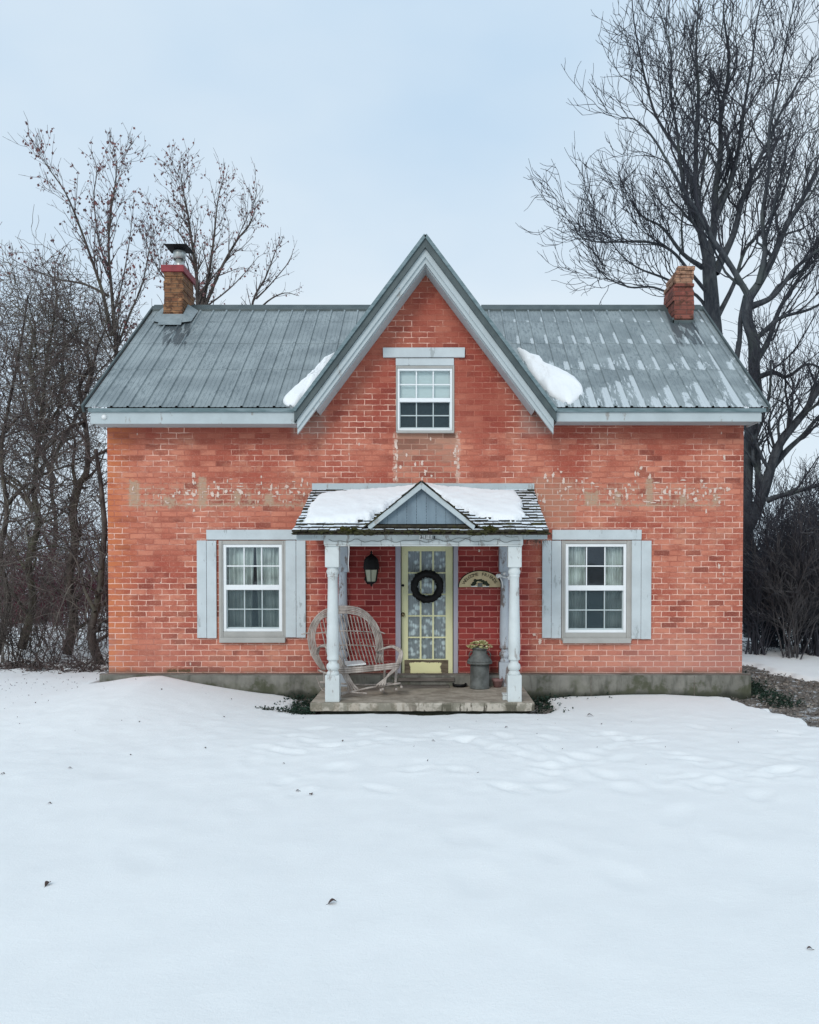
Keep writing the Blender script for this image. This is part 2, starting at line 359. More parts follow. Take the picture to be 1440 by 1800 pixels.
def concretemat():
    b = NB('mossy_concrete'); sx, sy, sz = b.sep(b.pos()); n = b.noise(4, 6, 0.65); f = b.noise(30, 5, 0.7); st = b.noise(6, 4, 0.6, stretch=(1.5, 1, 0.25))
    col = b.mix(b.ss(n, 0.3, 0.7), (0.225, 0.215, 0.185), (0.14, 0.135, 0.115))
    col = b.mix(b.ss(st, 0.5, 0.65, 0, 0.6), col, (0.085, 0.085, 0.07))
    col = b.mix(b.mul(b.ss(b.add(n, b.mul(sz, -0.5)), 0.40, 0.52), 0.6), col, (0.060, 0.068, 0.030))
    pale = b.noise(1.6, 4, 0.6, stretch=(1, 1, 0.6)); col = b.mix(b.ss(pale, 0.48, 0.62, 0, 0.6), col, (0.30, 0.285, 0.25))
    col = b.mix(b.ss(b.add(sz, b.mul(b.add(n, -0.5), 0.28)), 0.10, -0.02, 0, 0.85), col, (0.030, 0.034, 0.024))
    b.bump(b.add(n, b.mul(f, 0.4)), 0.012, 0.8)
    return b.fin(col, 0.9, 0, 0.15)
def doormat_():
    b = NB('yellow_door_paint'); n = b.noise(4, 5, 0.6, stretch=(1, 1, 0.4)); f = b.noise(25, 5, 0.7)
    col = b.mix(b.ss(n, 0.3, 0.7), (0.80, 0.78, 0.47), (0.70, 0.68, 0.40))
    col = b.mix(b.ss(f, 0.68, 0.74, 0, 0.7), col, (0.28, 0.24, 0.16))
    b.bump(n, 0.003, 0.3)
    return b.fin(col, 0.5, 0, 0.35)
def kickmat(p):
    b = NB('peeling_kick_panel'); sx, sy, sz = b.sep(b.pos()); n = b.noise(18, 5, 0.7)
    x0, x1, z0, z1 = p; e = b.mul(b.add(n, -0.5), 0.11)
    m = b.boxm(b.add(sx, e), b.add(sz, b.mul(e, 0.6)), x0, x1, z0, z1, 0.006)
    w = b.noise(8, 5, 0.7, stretch=(0.5, 1, 3)); col = b.mix(b.ss(w, 0.3, 0.7), (0.20, 0.16, 0.11), (0.075, 0.055, 0.035))
    b.bump(b.add(w, m), 0.003, 0.5)
    return b.fin(b.mix(m, col, (0.80, 0.76, 0.42)), 0.7)
def barkmat(name, c, c2, scale=9):
    b = NB(name); n = b.noise(scale, 6, 0.7, stretch=(1, 1, 0.3)); g = b.noise(1.2, 3)
    col = b.mix(b.ss(n, 0.35, 0.65), c, c2); col = b.mix(b.ss(g, 0.5, 0.7, 0, 0.5), col, (c2[0]*1.2, c2[1]*1.35, c2[2]*1.1))
    b.bump(n, 0.02, 0.7); return b.fin(col, 0.9, 0, 0.15)
def shinglemat():
    b = NB('snowy_shingles'); sx, sy, sz = b.sep(b.pos()); n = b.noise(10, 5, 0.7, stretch=(1.0, 1.0, 2.2)); f = b.noise(35, 3)
    side = b.ss(b.ma('ABSOLUTE', b.ma('SUBTRACT', sx, PX(741, -1))), 0.4, 1.5, 0.0, 0.14)
    m = b.mul(b.ss(b.add(n, b.mul(side, 0.1)), 0.385, 0.46), b.ss(b.sep(b.geo.outputs['True Normal'])[2], 0.55, 0.75))
    wood = b.mix(b.ss(f, 0.3, 0.7), (0.030, 0.027, 0.022), (0.055, 0.050, 0.035))
    wood = b.mix(b.ss(b.noise(5, 3), 0.55, 0.66, 0, 0.8), wood, (0.055, 0.052, 0.018))
    b.bump(b.add(m, b.mul(f, 0.3)), 0.008, 0.6)
    return b.fin(b.mix(m, wood, (0.80, 0.86, 0.91)), 0.9, 0, 0.1)
def groundmat():
    b = NB('wet_leafy_dirt'); n = b.noise(3, 6, 0.65); f = b.noise(30, 6, 0.75); v = b.noise(90, 3, 0.7)
    col = b.mix(b.ss(f, 0.35, 0.65), (0.095, 0.080, 0.068), (0.27, 0.24, 0.21))
    col = b.mix(b.ss(v, 0.58, 0.66, 0, 0.8), col, (0.46, 0.45, 0.43))
    col = b.mix(b.ss(n, 0.56, 0.66, 0, 0.55), col, (0.035, 0.050, 0.028))
    sp = b.mul(b.ss(b.noise(5, 6, 0.75), 0.55, 0.60), b.ss(b.noise(22, 4, 0.7), 0.40, 0.50)); col = b.mix(sp, col, (0.74, 0.77, 0.79))
    b.bump(b.add(f, v), 0.03, 0.8); return b.fin(col, 0.95, 0, 0.15)

# ------------------------------------------------------------------ the measurements of the house
YE = -0.42; ZE = PZ(716, YE)
YR = 2.54; ZR = PZ(541, YR); ROOF_DY = YR-YE
XRL, XRR = PX(149, YE), PX(1348, YE)
YB = 2*YR - 0.0
def roofz(y): return ZE + (ZR-ZE)*(y-YE)/(YR-YE)
def roof_t(py):
    p = Ppl(1100, py, Vector((0, YE, ZE)), Vector((0, -(ZR-ZE), YR-YE)).normalized()); return (p.y-YE)/ROOF_DY
LAPS = [(0.0, 0.28, 0.52), (roof_t(650), 0.16, 0.34), (roof_t(604), 0.15, 0.24), (roof_t(566), 0.08, 0.13)]
YG = -0.48; XC = PX(748, YG); ZA = PZ(412, YG); KG = 1.325
HW = (PX(985, YG)-PX(525, YG))/2
OD, OW = 0.175, 0.20             # vertical depth of the dark roof edge and of the white rake board

M = {}
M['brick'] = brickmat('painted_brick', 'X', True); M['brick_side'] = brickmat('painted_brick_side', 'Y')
M['roof'] = roofmat(); M['snow'] = snowmat('snow'); M['roof_snow'] = snowmat('packed_snow', (0.86, 0.87, 0.87))
M['conc'] = concretemat()
def slabmat():
    b = NB('porch_concrete'); sx, sy, sz = b.sep(b.pos()); n = b.noise(5, 5, 0.65); g = b.noise(40, 4, 0.7)
    col = b.mix(b.ss(n, 0.35, 0.65), (0.46, 0.40, 0.325), (0.28, 0.24, 0.19)); col = b.mix(b.ss(g, 0.55, 0.75, 0, 0.4), col, (0.20, 0.17, 0.14))
    st = b.ss(b.noise(1.0, 4, 0.6, vec=b.comb(b.mul(sx, 9.0), 0.0, b.mul(sz, 2.0))), 0.50, 0.56)
    fr_ = b.ss(b.sep(b.geo.outputs['Normal'])[1], -0.5, -0.8); rt = b.ss(sx, -0.6, 0.0)
    col = b.mix(b.mul(fr_, b.mul(st, rt)), col, (0.10, 0.088, 0.07)); col = b.mix(b.mul(fr_, b.ss(st, 0.6, 0.2, 0, 0.35)), col, (0.60, 0.57, 0.50))
    col = b.mix(b.mul(b.ss(sy, -1.42, -1.50), b.ss(n, 0.40, 0.55, 0, 0.6)), col, (0.15, 0.14, 0.10))
    b.bump(b.add(n, b.mul(g, 0.5)), 0.008, 0.7); return b.fin(col, 0.85)
M['slab'] = slabmat()
M['trim'] = paint('grey_white_trim', (0.46, 0.515, 0.525), wear=0.60)
M['post'] = paint('post_white_paint', (0.64, 0.68, 0.67), (0.36, 0.35, 0.33), 0.565, 0.6)
M['post2'] = paint('old_post_paint', (0.46, 0.50, 0.54), (0.20, 0.17, 0.16), 0.54, 0.6)
M['shut'] = paint('shutter_paint', (0.56, 0.61, 0.62), (0.36, 0.39, 0.39), 0.60, 0.6)
M['casing'] = paint('window_casing_paint', (0.43, 0.42, 0.39), (0.22, 0.21, 0.19), 0.64, 0.6)
M['jamb'] = paint('door_casing_paint', (0.40, 0.38, 0.43), (0.30, 0.27, 0.28), 0.68, 0.4)
M['vinyl'] = simple('white_vinyl', (0.82, 0.84, 0.84), (0.77, 0.79, 0.79), 4, 0.35, spec=0.5)
M['muntin'] = simple('lower_muntin', (0.50, 0.56, 0.56), (0.44, 0.50, 0.50), 4, 0.4)
M['edge'] = simple('dark_roof_edge', (0.055, 0.075, 0.078), (0.085, 0.108, 0.108), 5, 0.5, bump=0.003, stretch=(1, 1, 1))
M['gutter'] = simple('eave_strip', (0.10, 0.155, 0.165), (0.20, 0.26, 0.275), 6, 0.6, stretch=(0.6, 1, 3))
M['glass'] = glassmat('window_glass'); M['screen'] = screenmat()
M['curtain'] = lacemat('curtain_cloth', (0.86, 0.90, 0.85), 6, 0.25, 1.3)
M['blind'] = simple('pale_blind', (0.84, 0.90, 0.88), (0.78, 0.85, 0.83), 3)
M['lace'] = lacemat('door_lace', (0.86, 0.90, 0.90), 11, 0.36, 0.58)
M['dark'] = simple('dark_room', (0.02, 0.03, 0.04), (0.012, 0.02, 0.03), 2)
M['door'] = doormat_(); M['oldwood'] = simple('grey_worn_wood', (0.22, 0.19, 0.165), (0.085, 0.070, 0.058), 7, 0.85, bump=0.006, stretch=(0.3, 1, 3))
M['black'] = simple('black_iron', (0.004, 0.004, 0.004), (0.008, 0.007, 0.007), 10, 0.7)
M['brass'] = simple('old_brass', (0.35, 0.28, 0.15), (0.1, 0.08, 0.05), 12, 0.35, 0.9)
M['lampglass'] = simple('frosted_lamp_glass', (0.36, 0.36, 0.26), (0.27, 0.27, 0.19), 6, 0.3, spec=0.5)
M['willow'] = simple('grey_willow', (0.50, 0.44, 0.39), (0.24, 0.20, 0.175), 14, 0.85, bump=0.004, stretch=(1, 1, .35))
M['galv'] = simple('dull_zinc', (0.17, 0.18, 0.17), (0.085, 0.088, 0.080), 7, 0.6, 0.25, bump=0.003)
M['steel'] = simple('bright_steel', (0.60, 0.62, 0.60), (0.38, 0.40, 0.38), 8, 0.4, 0.5)
M['redcap'] = simple('red_cap_paint', (0.30, 0.045, 0.055), (0.20, 0.035, 0.04), 6, 0.6)
M['tan'] = simple('tan_sign_wood', (0.62, 0.50, 0.30), (0.52, 0.41, 0.24), 8, 0.7)
M['inkb'] = simple('dark_brown_paint', (0.045, 0.030, 0.018), (0.03, 0.02, 0.012), 8, 0.7)
M['inkg'] = simple('dark_green_paint', (0.030, 0.038, 0.018), (0.02, 0.025, 0.012), 8, 0.7)
M['white'] = simple('white_plastic', (0.80, 0.80, 0.78), (0.7, 0.7, 0.68), 6, 0.4, spec=0.5)
M['flower'] = simple('dried_yellow_petals', (0.88, 0.87, 0.55), (0.72, 0.70, 0.40), 40, 0.8)
M['clay'] = simple('faded_clay', (0.27, 0.15, 0.14), (0.17, 0.09, 0.085), 10, 0.85)
M['shingle'] = shinglemat(); M['moss'] = simple('moss', (0.062, 0.058, 0.012), (0.022, 0.026, 0.008), 30, 0.95, bump=0.02)
M['ground'] = groundmat()
M['smear'] = simple('scraped_mortar', (0.42, 0.30, 0.215), (0.50, 0.24, 0.165), 16, 0.9, bump=0.004, detail=7)
M['chip'] = simple('pale_mortar_chips', (0.72, 0.58, 0.50), (0.62, 0.45, 0.37), 20, 0.9)
M['bark_r'] = barkmat('cold_dark_bark', (0.036, 0.041, 0.050), (0.085, 0.092, 0.100))
M['bark_l'] = barkmat('brown_dark_bark', (0.035, 0.029, 0.027), (0.12, 0.10, 0.088))
M['bark_v'] = barkmat('vine_grown_bark', (0.050, 0.042, 0.034), (0.150, 0.135, 0.105))
M['twig_r'] = simple('cold_twigs', (0.032, 0.035, 0.045), (0.055, 0.055, 0.066), 3, 0.85)
M['twig_l'] = simple('brown_twigs', (0.070, 0.052, 0.050), (0.15, 0.12, 0.11), 3, 0.85)
M['twig_g'] = simple('grey_vines', (0.26, 0.235, 0.20), (0.10, 0.085, 0.075), 4, 0.9)
M['twig_m'] = simple('cold_grey_canes', (0.12, 0.115, 0.115), (0.045, 0.045, 0.052), 4, 0.9)
M['twig_red'] = simple('wine_red_twigs', (0.16, 0.035, 0.055), (0.08, 0.025, 0.035), 3, 0.85)
M['leaf_old'] = simple('dead_leaves', (0.26, 0.105, 0.10), (0.12, 0.085, 0.09), 5, 0.8)
M['leaf_dark'] = simple('dark_wet_leaf', (0.10, 0.055, 0.045), (0.045, 0.03, 0.025), 30, 0.7)
M['leaf_brown'] = simple('brown_litter', (0.36, 0.32, 0.28), (0.10, 0.082, 0.07), 3, 0.85)
M['leaf_green'] = simple('dark_green_leaves', (0.018, 0.045, 0.026), (0.010, 0.022, 0.014), 12, 0.7)
M['needle'] = simple('blue_dark_foliage', (0.012, 0.020, 0.038), (0.022, 0.030, 0.042), 6, 0.85)
def cbrick(name, A, B_, C_):
    b = NB(name); sx, sy, sz = b.sep(b.pos()); n = b.noise(9, 5, 0.7); u = b.add(sx, sy)
    br = b.n('ShaderNodeTexBrick'); b.put(br.inputs['Vector'], b.comb(b.add(u, b.mul(n, 0.03)), b.add(sz, b.mul(n, 0.02)), 0.0))
    br.inputs['Color1'].default_value = (*A, 1); br.inputs['Color2'].default_value = (*B_, 1); br.inputs['Mortar'].default_value = (*C_, 1)
    for k, x in (('Scale', 1.0), ('Mortar Size', 0.006), ('Mortar Smooth', 0.3), ('Brick Width', 0.21), ('Row Height', 0.078)): br.inputs[k].default_value = x
    col = b.mix(b.ss(n, 0.47, 0.62, 0, 0.85), br.outputs[0], (0.075, 0.035, 0.022)); col = b.mix(b.ss(b.noise(6, 5, 0.7, vec=b.comb(sx, sz, 4.0)), 0.55, 0.66, 0, 0.6), col, tuple(min(1, x*1.9) for x in A))
    b.bump(b.add(b.mul(br.outputs['Fac'], -1), n), 0.01, 0.8)
    return b.fin(col, 0.9)
M['cb_tan'] = cbrick('brown_chimney_brick', (0.30, 0.155, 0.075), (0.20, 0.085, 0.045), (0.13, 0.09, 0.06))
M['cb_red'] = cbrick('red_chimney_brick', (0.19, 0.060, 0.045), (0.27, 0.095, 0.07), (0.16, 0.09, 0.075))
M['cb_pale'] = cbrick('pale_chimney_brick', (0.42, 0.24, 0.15), (0.36, 0.19, 0.12), (0.18, 0.11, 0.08))

# ------------------------------------------------------------------ terrain: bare ground, snow
WINS = None
CREST_L = [(120, 1208), (178, 1200), (220, 1193), (270, 1190), (330, 1203), (400, 1215), (450, 1222), (510, 1236), (545, 1250)]
CREST_R = [(945, 1252), (985, 1241), (1040, 1232), (1100, 1225), (1180, 1224), (1250, 1231), (1300, 1237), (1330, 1239)]
def crest_tab(t): return [(P(a, b, -0.55).x, max(0.035, P(a, b, -0.55).z)) for a, b in t]
CL, CR = crest_tab(CREST_L), crest_tab(CREST_R)
PFX0, PFX1, PFY = PX(545, -1.5), PX(940, -1.5), -1.52      # porch slab
BARE = [(4.20, -0.05), (4.32, -0.75)] + [tuple(G(a, b)[:2]) for a, b in ((1345, 1243), (1385, 1254), (1410, 1262), (1440, 1276))] + \
       [(6.5, -2.9), (12, -3.6), (12, 2.4)] + [tuple(G(a, b)[:2]) for a, b in ((1440, 1197), (1405, 1190), (1370, 1184), (1335, 1176), (1318, 1168))] + [(4.4, 4.6)]
def sdf(poly, x, y):
    ins = False; d = 1e9; n = len(poly)
    for i in range(n):
        x0, y0 = poly[i]; x1, y1 = poly[(i+1) % n]
        if (y0 > y) != (y1 > y) and x < (x1-x0)*(y-y0)/(y1-y0)+x0: ins = not ins
        ex, ey = x1-x0, y1-y0; t = max(0, min(1, ((x-x0)*ex+(y-y0)*ey)/(ex*ex+ey*ey)))
        d = min(d, (x-x0-ex*t)**2+(y-y0-ey*t)**2)
    d = sqrt(d); return -d if ins else d
def drect(x, y, x0, x1, y0, y1):
    dx = max(x0-x, 0, x-x1); dy = max(y0-y, 0, y-y1); return sqrt(dx*dx+dy*dy)
r2 = random.Random(21)
STEPS = []
for (a, b) in ((860, 1478), (1095, 1545), (1300, 1592), (770, 1406), (905, 1392), (945, 1372), (1110, 1392), (1190, 1437), (1265, 1492), (970, 1505), (820, 1480), (840, 1553), (1100, 1394), (1160, 1395), (1390, 1365), (1405, 1362), (985, 1363), (1010, 1370), (730, 1352), (790, 1353), (470, 1290), (880, 1330), (250, 1520), (210, 1365), (600, 1355), (420, 1424)):
    p = G(a, b); STEPS.append((p.x, p.y, r2.uniform(.10, .15), r2.uniform(.16, .24), r2.uniform(-0.7, 0.7), r2.uniform(.014, .028)))
for k in range(64):
    a = r2.uniform(420, 1440); b = 1283 + r2.random()**1.3*120; p = G(a, b)
    STEPS.append((p.x, p.y, r2.uniform(.06, .10), r2.uniform(.12, .21), r2.uniform(-1.4, 1.4), r2.uniform(.012, .045)))
for k in range(40):                                                      # a trodden line from the left mound to the porch
    a = 520+k*22+r2.uniform(-10, 10); b = 1300+22*sin(k*0.4)+r2.uniform(-10, 10)+k*1.2; p = G(min(a, 1430), b)
    STEPS.append((p.x, p.y, r2.uniform(.065, .10), r2.uniform(.12, .18), r2.uniform(-1.5, 1.5), r2.uniform(.02, .05)))
GRID = {}
for s_ in STEPS: GRID.setdefault((int(s_[0]//1), int(s_[1]//1)), []).append(s_)
def snow_z(x, y):
    z = 0.022*fbm(x*0.40, y*0.40, 3.1) + 0.0045*fbm(x*1.9, y*1.9, 8.0)
    near = sm(-9, -2, y)*(1-sm(3, 7, y))
    z += 0.008*near*fbm(x*4.5, y*4.5, 1.0, 3)
    if x < (PFX0+PFX1)/2: c = interp(CL, x) if x > CL[0][0] else CL[0][1]*sm(-9.5, CL[0][0], x)*0.9+0.02
    else: c = interp(CR, x)
    f = sm(-4.0 if x < 0 else -3.2, -0.7, y)
    if x < XL-0.3: f *= 1-sm(0.4, 2.6, y)*0.9
    elif y > 1: f *= 1-sm(1, 3, y)
    z = z*(1-0.8*f*sm(-2.2, -0.9, y)) + c*f**1.3
    z += 0.06*exp(-((y+3.4)/0.7)**2)*sm(-3.9, -1.2, x)*(1-sm(0.5, 3.5, x)) * 0.4
    for i in (-1, 0, 1):
        for j in (-1, 0, 1):
            for (sx, sy, ra, rb, an, dep) in GRID.get((int(x//1)+i, int(y//1)+j), ()):
                dx, dy = x-sx, y-sy
                if abs(dx) > .6 or abs(dy) > .6: continue
                u = (dx*cos(an)+dy*sin(an))/ra; v = (-dx*sin(an)+dy*cos(an))/rb; q = u*u+v*v
                if q < 5: z += 0.40*dep*(-exp(-q*q*1.1) + 0.45*exp(-((sqrt(q)-1.45)/0.35)**2))
    d = min(drect(x, y, XL-0.13, XR+0.13, -0.12, YB+0.1), drect(x, y, PFX0-0.05, PFX1+0.05, PFY+0.03, 0))
    g0 = 0.0
    for cx_, rr in ((PFX0, 0.50), (PFX1, 0.42)):
        g0 += rr*exp(-((x-cx_)/0.40)**2)*sm(-1.62, -1.1, y)
    g0 += 0.01+0.10*exp(-((x-PX(745, -1.5))/0.22)**2)+0.02*fbm(x*3, y*3, 2)
    k = sm(g0-0.03, g0+0.08, d)
    if x > 3.6:
        s1 = sdf(BARE, x, y)+0.10*fbm(x*2.4, y*2.4, 5)
        k = min(k, sm(-0.02, 0.12, s1)); 
    # debris line before the left thicket
    if x < XL and 2.2 < y < 4.4:
        hh = exp(-((y-3.2)/0.55)**2)*(0.5+fbm(x*2.2, y*2.6, 9)*1.5); k *= 1-max(0, min(1, hh*1.2))
    z += 0.02-0.045*f*sm(-3.2, -1.4, y)
    return z*k - 0.16*(1-k)
def axis_pts(segs):
    out = []
    for a, b, st in segs:
        n = max(1, int(round((b-a)/st))); out += [a+(b-a)*i/n for i in range(n)]
    return out+[segs[-1][1]]
gx = axis_pts([(-160, -30, 10), (-30, -10, 1.0), (-10, -5.6, 0.12), (-5.6, 5.2, 0.045), (5.2, 9, 0.10), (9, 30, 1.0), (30, 160, 10)])
gy = axis_pts([(-60, -16, 4), (-16, -9.4, 0.5), (-9.4, -5, 0.07), (-5, 0.1, 0.04), (0.1, 6, 0.09), (6, 20, 0.6), (20, 60, 3), (60, 200, 14)])
mb = MB(); nx = len(gx); vs = []
for y in gy:
    for x in gx: vs.append((x, y, snow_z(x, y)))
mb.add(vs, [(j*nx+i, j*nx+i+1, (j+1)*nx+i+1, (j+1)*nx+i) for j in range(len(gy)-1) for i in range(nx-1)], True)
tag(mb.build('snow_field', M['snow']), kind='structure')
mb = MB(); gxx = axis_pts([(-400, -20, 60), (-20, -6, 1.0), (-6, 10, 0.10), (10, 20, 1.0), (20, 400, 60)]); gyy = axis_pts([(-400, -6, 50), (-6, 6, 0.10), (6, 30, 3), (30, 600, 80)])
nx = len(gxx); vs = []
for y in gyy:
    for x in gxx:
        n_ = (0.03*fbm(x*1.5, y*1.5, 2)+0.012*fbm(x*7, y*7, 1)) if abs(x) < 20 and abs(y) < 30 else 0
        far = max(abs(x), abs(y)) > 160
        lo = 1-sm(0.5, 1.0, min(sdf(BARE, x, y) if x > 2 else 9, drect(x, y, XL-.13, XR+.13, -.12, YB+.1)+.25, drect(x, y, PFX0-.05, PFX1+.05, PFY, 0)+.25))
        vs.append((x, y, -0.05*lo-0.28*(1-lo)+n_*lo))
mb.add(vs, [(j*nx+i, j*nx+i+1, (j+1)*nx+i+1, (j+1)*nx+i) for j in range(len(gyy)-1) for i in range(nx-1)], True)
tag(mb.build('ground', M['ground']), kind='structure')

# ------------------------------------------------------------------ the brick house
house = thing('brick_house', ((XL+XR)/2, 0, ZF-0.3), 'painted red brick farmhouse with steep centre gable and grey metal roof', 'house')
def hole(a, b, c, d): return (PX(a, 0, (b+d)/2), PX(c, 0, (b+d)/2), PZ(d, 0), PZ(b, 0))   # x0,x1,z0,z1
H_L = hole(385, 950, 503, 1124); H_R = hole(987, 950, 1111, 1126); H_G = hole(696, 642, 799, 760); H_D = hole(697, 955, 804, 1192)
HOLES = [H_L, H_R, H_G, H_D]
ZEW = PZ(738, 0)
def left_x(z): return XL if z <= ZEW+1e-6 else max(XL, XC-(ZA-OD-0.06-z)/KG)
def right_x(z): return XR if z <= ZEW+1e-6 else min(XR, XC+(ZA-OD-0.06-z)/KG)
mb = MB()
zs = sorted({ZF, ZEW, ZA-OD-0.06} | {h[2] for h in HOLES} | {h[3] for h in HOLES})
for z0, z1 in zip(zs, zs[1:]):
    cuts = sorted([(h[0], h[1]) for h in HOLES if h[2] < z1-1e-6 and h[3] > z0+1e-6])
    zz0 = z0+1e-5 if abs(z0-ZEW) < 1e-6 else z0
    la, lb = (left_x(zz0+1e-4), left_x(z1)); ra, rb = (right_x(zz0+1e-4), right_x(z1))
    segs = []; cur0, cur1 = la, lb
    for a, b_ in cuts: segs.append((cur0, cur1, a, a)); cur0 = cur1 = b_
    segs.append((cur0, cur1, ra, rb))
    for a0, a1, b0, b1 in segs: mb.quad((a0, 0, z0), (b0, 0, z0), (b1, 0, z1), (a1, 0, z1))
for x0, x1, z0, z1 in HOLES:
    D_ = 0.22
    mb.quad((x0, 0, z0), (x0, 0, z1), (x0, D_, z1), (x0, D_, z0)); mb.quad((x1, 0, z0), (x1, D_, z0), (x1, D_, z1), (x1, 0, z1))
    mb.quad((x0, 0, z1), (x1, 0, z1), (x1, D_, z1), (x0, D_, z1)); mb.quad((x0, 0, z0), (x0, D_, z0), (x1, D_, z0), (x1, 0, z0))
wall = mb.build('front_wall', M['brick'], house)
mb = MB()
for x in (XL, XR):
    mb.add([(x, 0, ZF), (x, YB, ZF), (x, YB, roofz(0)-0.05), (x, YR, ZR-0.05), (x, 0, roofz(0)-0.05)], [(0, 1, 2, 3, 4)])
mb.quad((XL, YB, ZF), (XR, YB, ZF), (XR, YB, ZEW+0.2), (XL, YB, ZEW+0.2))
mb.build('side_wall', M['brick_side'], house)
mb = MB()                                                        # scraped mortar along the old porch line, drips and chips
rc = random.Random(5)
def blot(m, px0, py0, px1, py1, y=-0.002, rag=0.16):
    x0, x1, z1, z0 = PX(px0, 0), PX(px1, 0), PZ(py0, 0), PZ(py1, 0); cx, cz = (x0+x1)/2, (z0+z1)/2; n = 18; pts = []
    for k in range(n):
        a = 2*pi*k/n; c_, s_ = cos(a), sin(a); q = 1/max(abs(c_), abs(s_))**0.25*(1+rc.uniform(-rag, rag)*1.25)
        pts.append((cx+(x1-x0)/2*c_*q, y-0.003, cz+(z1-z0)/2*s_*q))
    m.add([(cx, y-0.004, cz)]+pts+[(p[0], 0.0, p[2]) for p in pts], [(0, 1+k, 1+(k+1) % n) for k in range(n)]+[(1+k, 1+n+k, 1+n+(k+1) % n, 1+(k+1) % n) for k in range(n)])
pass
mb = MB()
chips = [(341, 836), (341, 848), (378, 848), (385, 858), (316, 866), (330, 868), (341, 870), (374, 869), (384, 870), (398, 865), (406, 863), (424, 866), (456, 868), (478, 856), (488, 866), (505, 856), (512, 866), (526, 866), (532, 845), (535, 869), (342, 898), (1126, 824), (1116, 834), (1121, 834), (1116, 846), (1105, 852), (1100, 862), (1072, 868), (1082, 863), (1102, 873), (1142, 838), (1172, 857), (1167, 866), (1177, 868), (1187, 866), (1194, 860), (1203, 864), (1232, 846), (1248, 864), (1256, 862), (1266, 858), (1279, 860), (1217, 868), (1222, 880), (1264, 884), (990, 846), (1013, 845), (1025, 862), (1041, 850), (986, 830), (972, 835), (958, 838), (1162, 876), (1272, 804), (1264, 996), (940, 1116), (950, 1128), (956, 882), (944, 870), (730, 818), (742, 814), (748, 830), (742, 842), (715, 800), (800, 812)]
for a, b_ in chips:
    w, h = rc.uniform(1.4, 3.4), rc.uniform(2.0, 6.0)
    blot(mb, a-w, b_-h, a+w, b_+h*rc.uniform(0.5, 1), y=-0.006, rag=0.35)
for k in range(105):
    s_ = rc.random() < 0.55
    a = rc.uniform(940, 1275) if s_ else rc.uniform(228, 545); b_ = rc.gauss(868, 12)
    w, h = (rc.uniform(.7, 1.6), rc.uniform(1, 3.6)) if rc.random() < .6 else (rc.uniform(2.5, 6), rc.uniform(.6, 1.2))
    blot(mb, a-w, b_-h, a+w, b_+h, y=-0.005, rag=0.35)
for k in range(46):
    a = rc.choice((rc.uniform(200, 540), rc.uniform(960, 1300), rc.uniform(600, 690), rc.uniform(810, 900))); b_ = rc.uniform(760, 1175)
    if 340 < a < 540 and b_ > 925 or 950 < a < 1150 and b_ > 925: continue
    w, h = rc.uniform(.6, 1.3), rc.uniform(.8, 2.6); blot(mb, a-w, b_-h, a+w, b_+h, y=-0.004, rag=0.35)
for k in range(34):
    a = rc.choice((rc.uniform(694, 699), rc.uniform(797, 806), rc.uniform(700, 800))); b_ = rc.uniform(768, 850)
    w, h = rc.uniform(.8, 2), rc.uniform(1, 4); blot(mb, a-w, b_-h, a+w, b_+h, y=-0.005, rag=0.35)
tag(mb.build('mortar_chip', M['chip'], wall), kind='stuff')
# foundation
mb = MB(); mb.box(XL-0.10, XR+0.10, -0.11, YB+0.1, -0.4, ZF-0.004)
fo = mb.build('foundation', M['conc'], house, bevel=0.012)
mb = MB(); x_ = PX(1222, -0.11); mb.box(XL-0.098, XR+0.098, -0.1, -0.03, ZF-0.004, ZF+0.018)
for a in (640, 1040, 1222): mb.box(PX(a, -.11)-.004, PX(a, -.11)+.004, -0.113, -0.11, -0.2, ZF-0.01)
mb.build('mortar_ledge', M['oldwood'], fo)

# ------------------------------------------------------------------ main roof
mb = MB(); nrm = Vector((0, -(ZR-ZE), YR-YE)).normalized()
def gz(x): return ZA-0.03-KG*abs(x-XC)
prof = []; x = math.floor(XRL/0.229)*0.229
while x < XRR+0.3:
    for dx, h in ((0.0, 0), (0.010, 0.022), (0.034, 0.022), (0.044, 0), (0.10, 0), (0.105, 0.005), (0.115, 0.005), (0.120, 0), (0.165, 0), (0.17, 0.005), (0.18, 0.005), (0.185, 0)): prof.append((x+dx, h))
    x += 0.229
prof = [(max(XRL, min(XRR, a)), h) for a, h in prof if XRL-0.01 < a < XRR+0.01]
steps = [l[0] for l in LAPS]+[1.0]; LIFT = 0.0035
def tmin(x):
    if abs(x-XC) > HW+0.06: return 0.0
    return max(0.0, min(0.999, ((ZA-0.06-KG*abs(x-XC))-ZE)/(ZR-ZE)))
def rp(x, t, h): return Vector((x, YE+t*(YR-YE), ZE+t*(ZR-ZE)))+nrm*h
for (xa, ha), (xb, hb) in zip(prof, prof[1:]):
    if xb-xa < 1e-5: continue
    for i, (s0, s1) in enumerate(zip(steps, steps[1:])):
        a0, b0 = max(s0, tmin(xa)), max(s0, tmin(xb))
        if a0 >= s1 and b0 >= s1: continue
        a0, b0 = min(a0, s1), min(b0, s1)
        la = LIFT*(s1-a0)/(s1-s0); lb = LIFT*(s1-b0)/(s1-s0)
        mb.quad(rp(xa, a0, ha+la), rp(xb, b0, hb+lb), rp(xb, s1, hb), rp(xa, s1, ha))
        if i and a0 == s0 and b0 == s0: mb.quad(rp(xa, s0, ha), rp(xb, s0, hb), rp(xb, s0, hb+LIFT), rp(xa, s0, ha+LIFT))
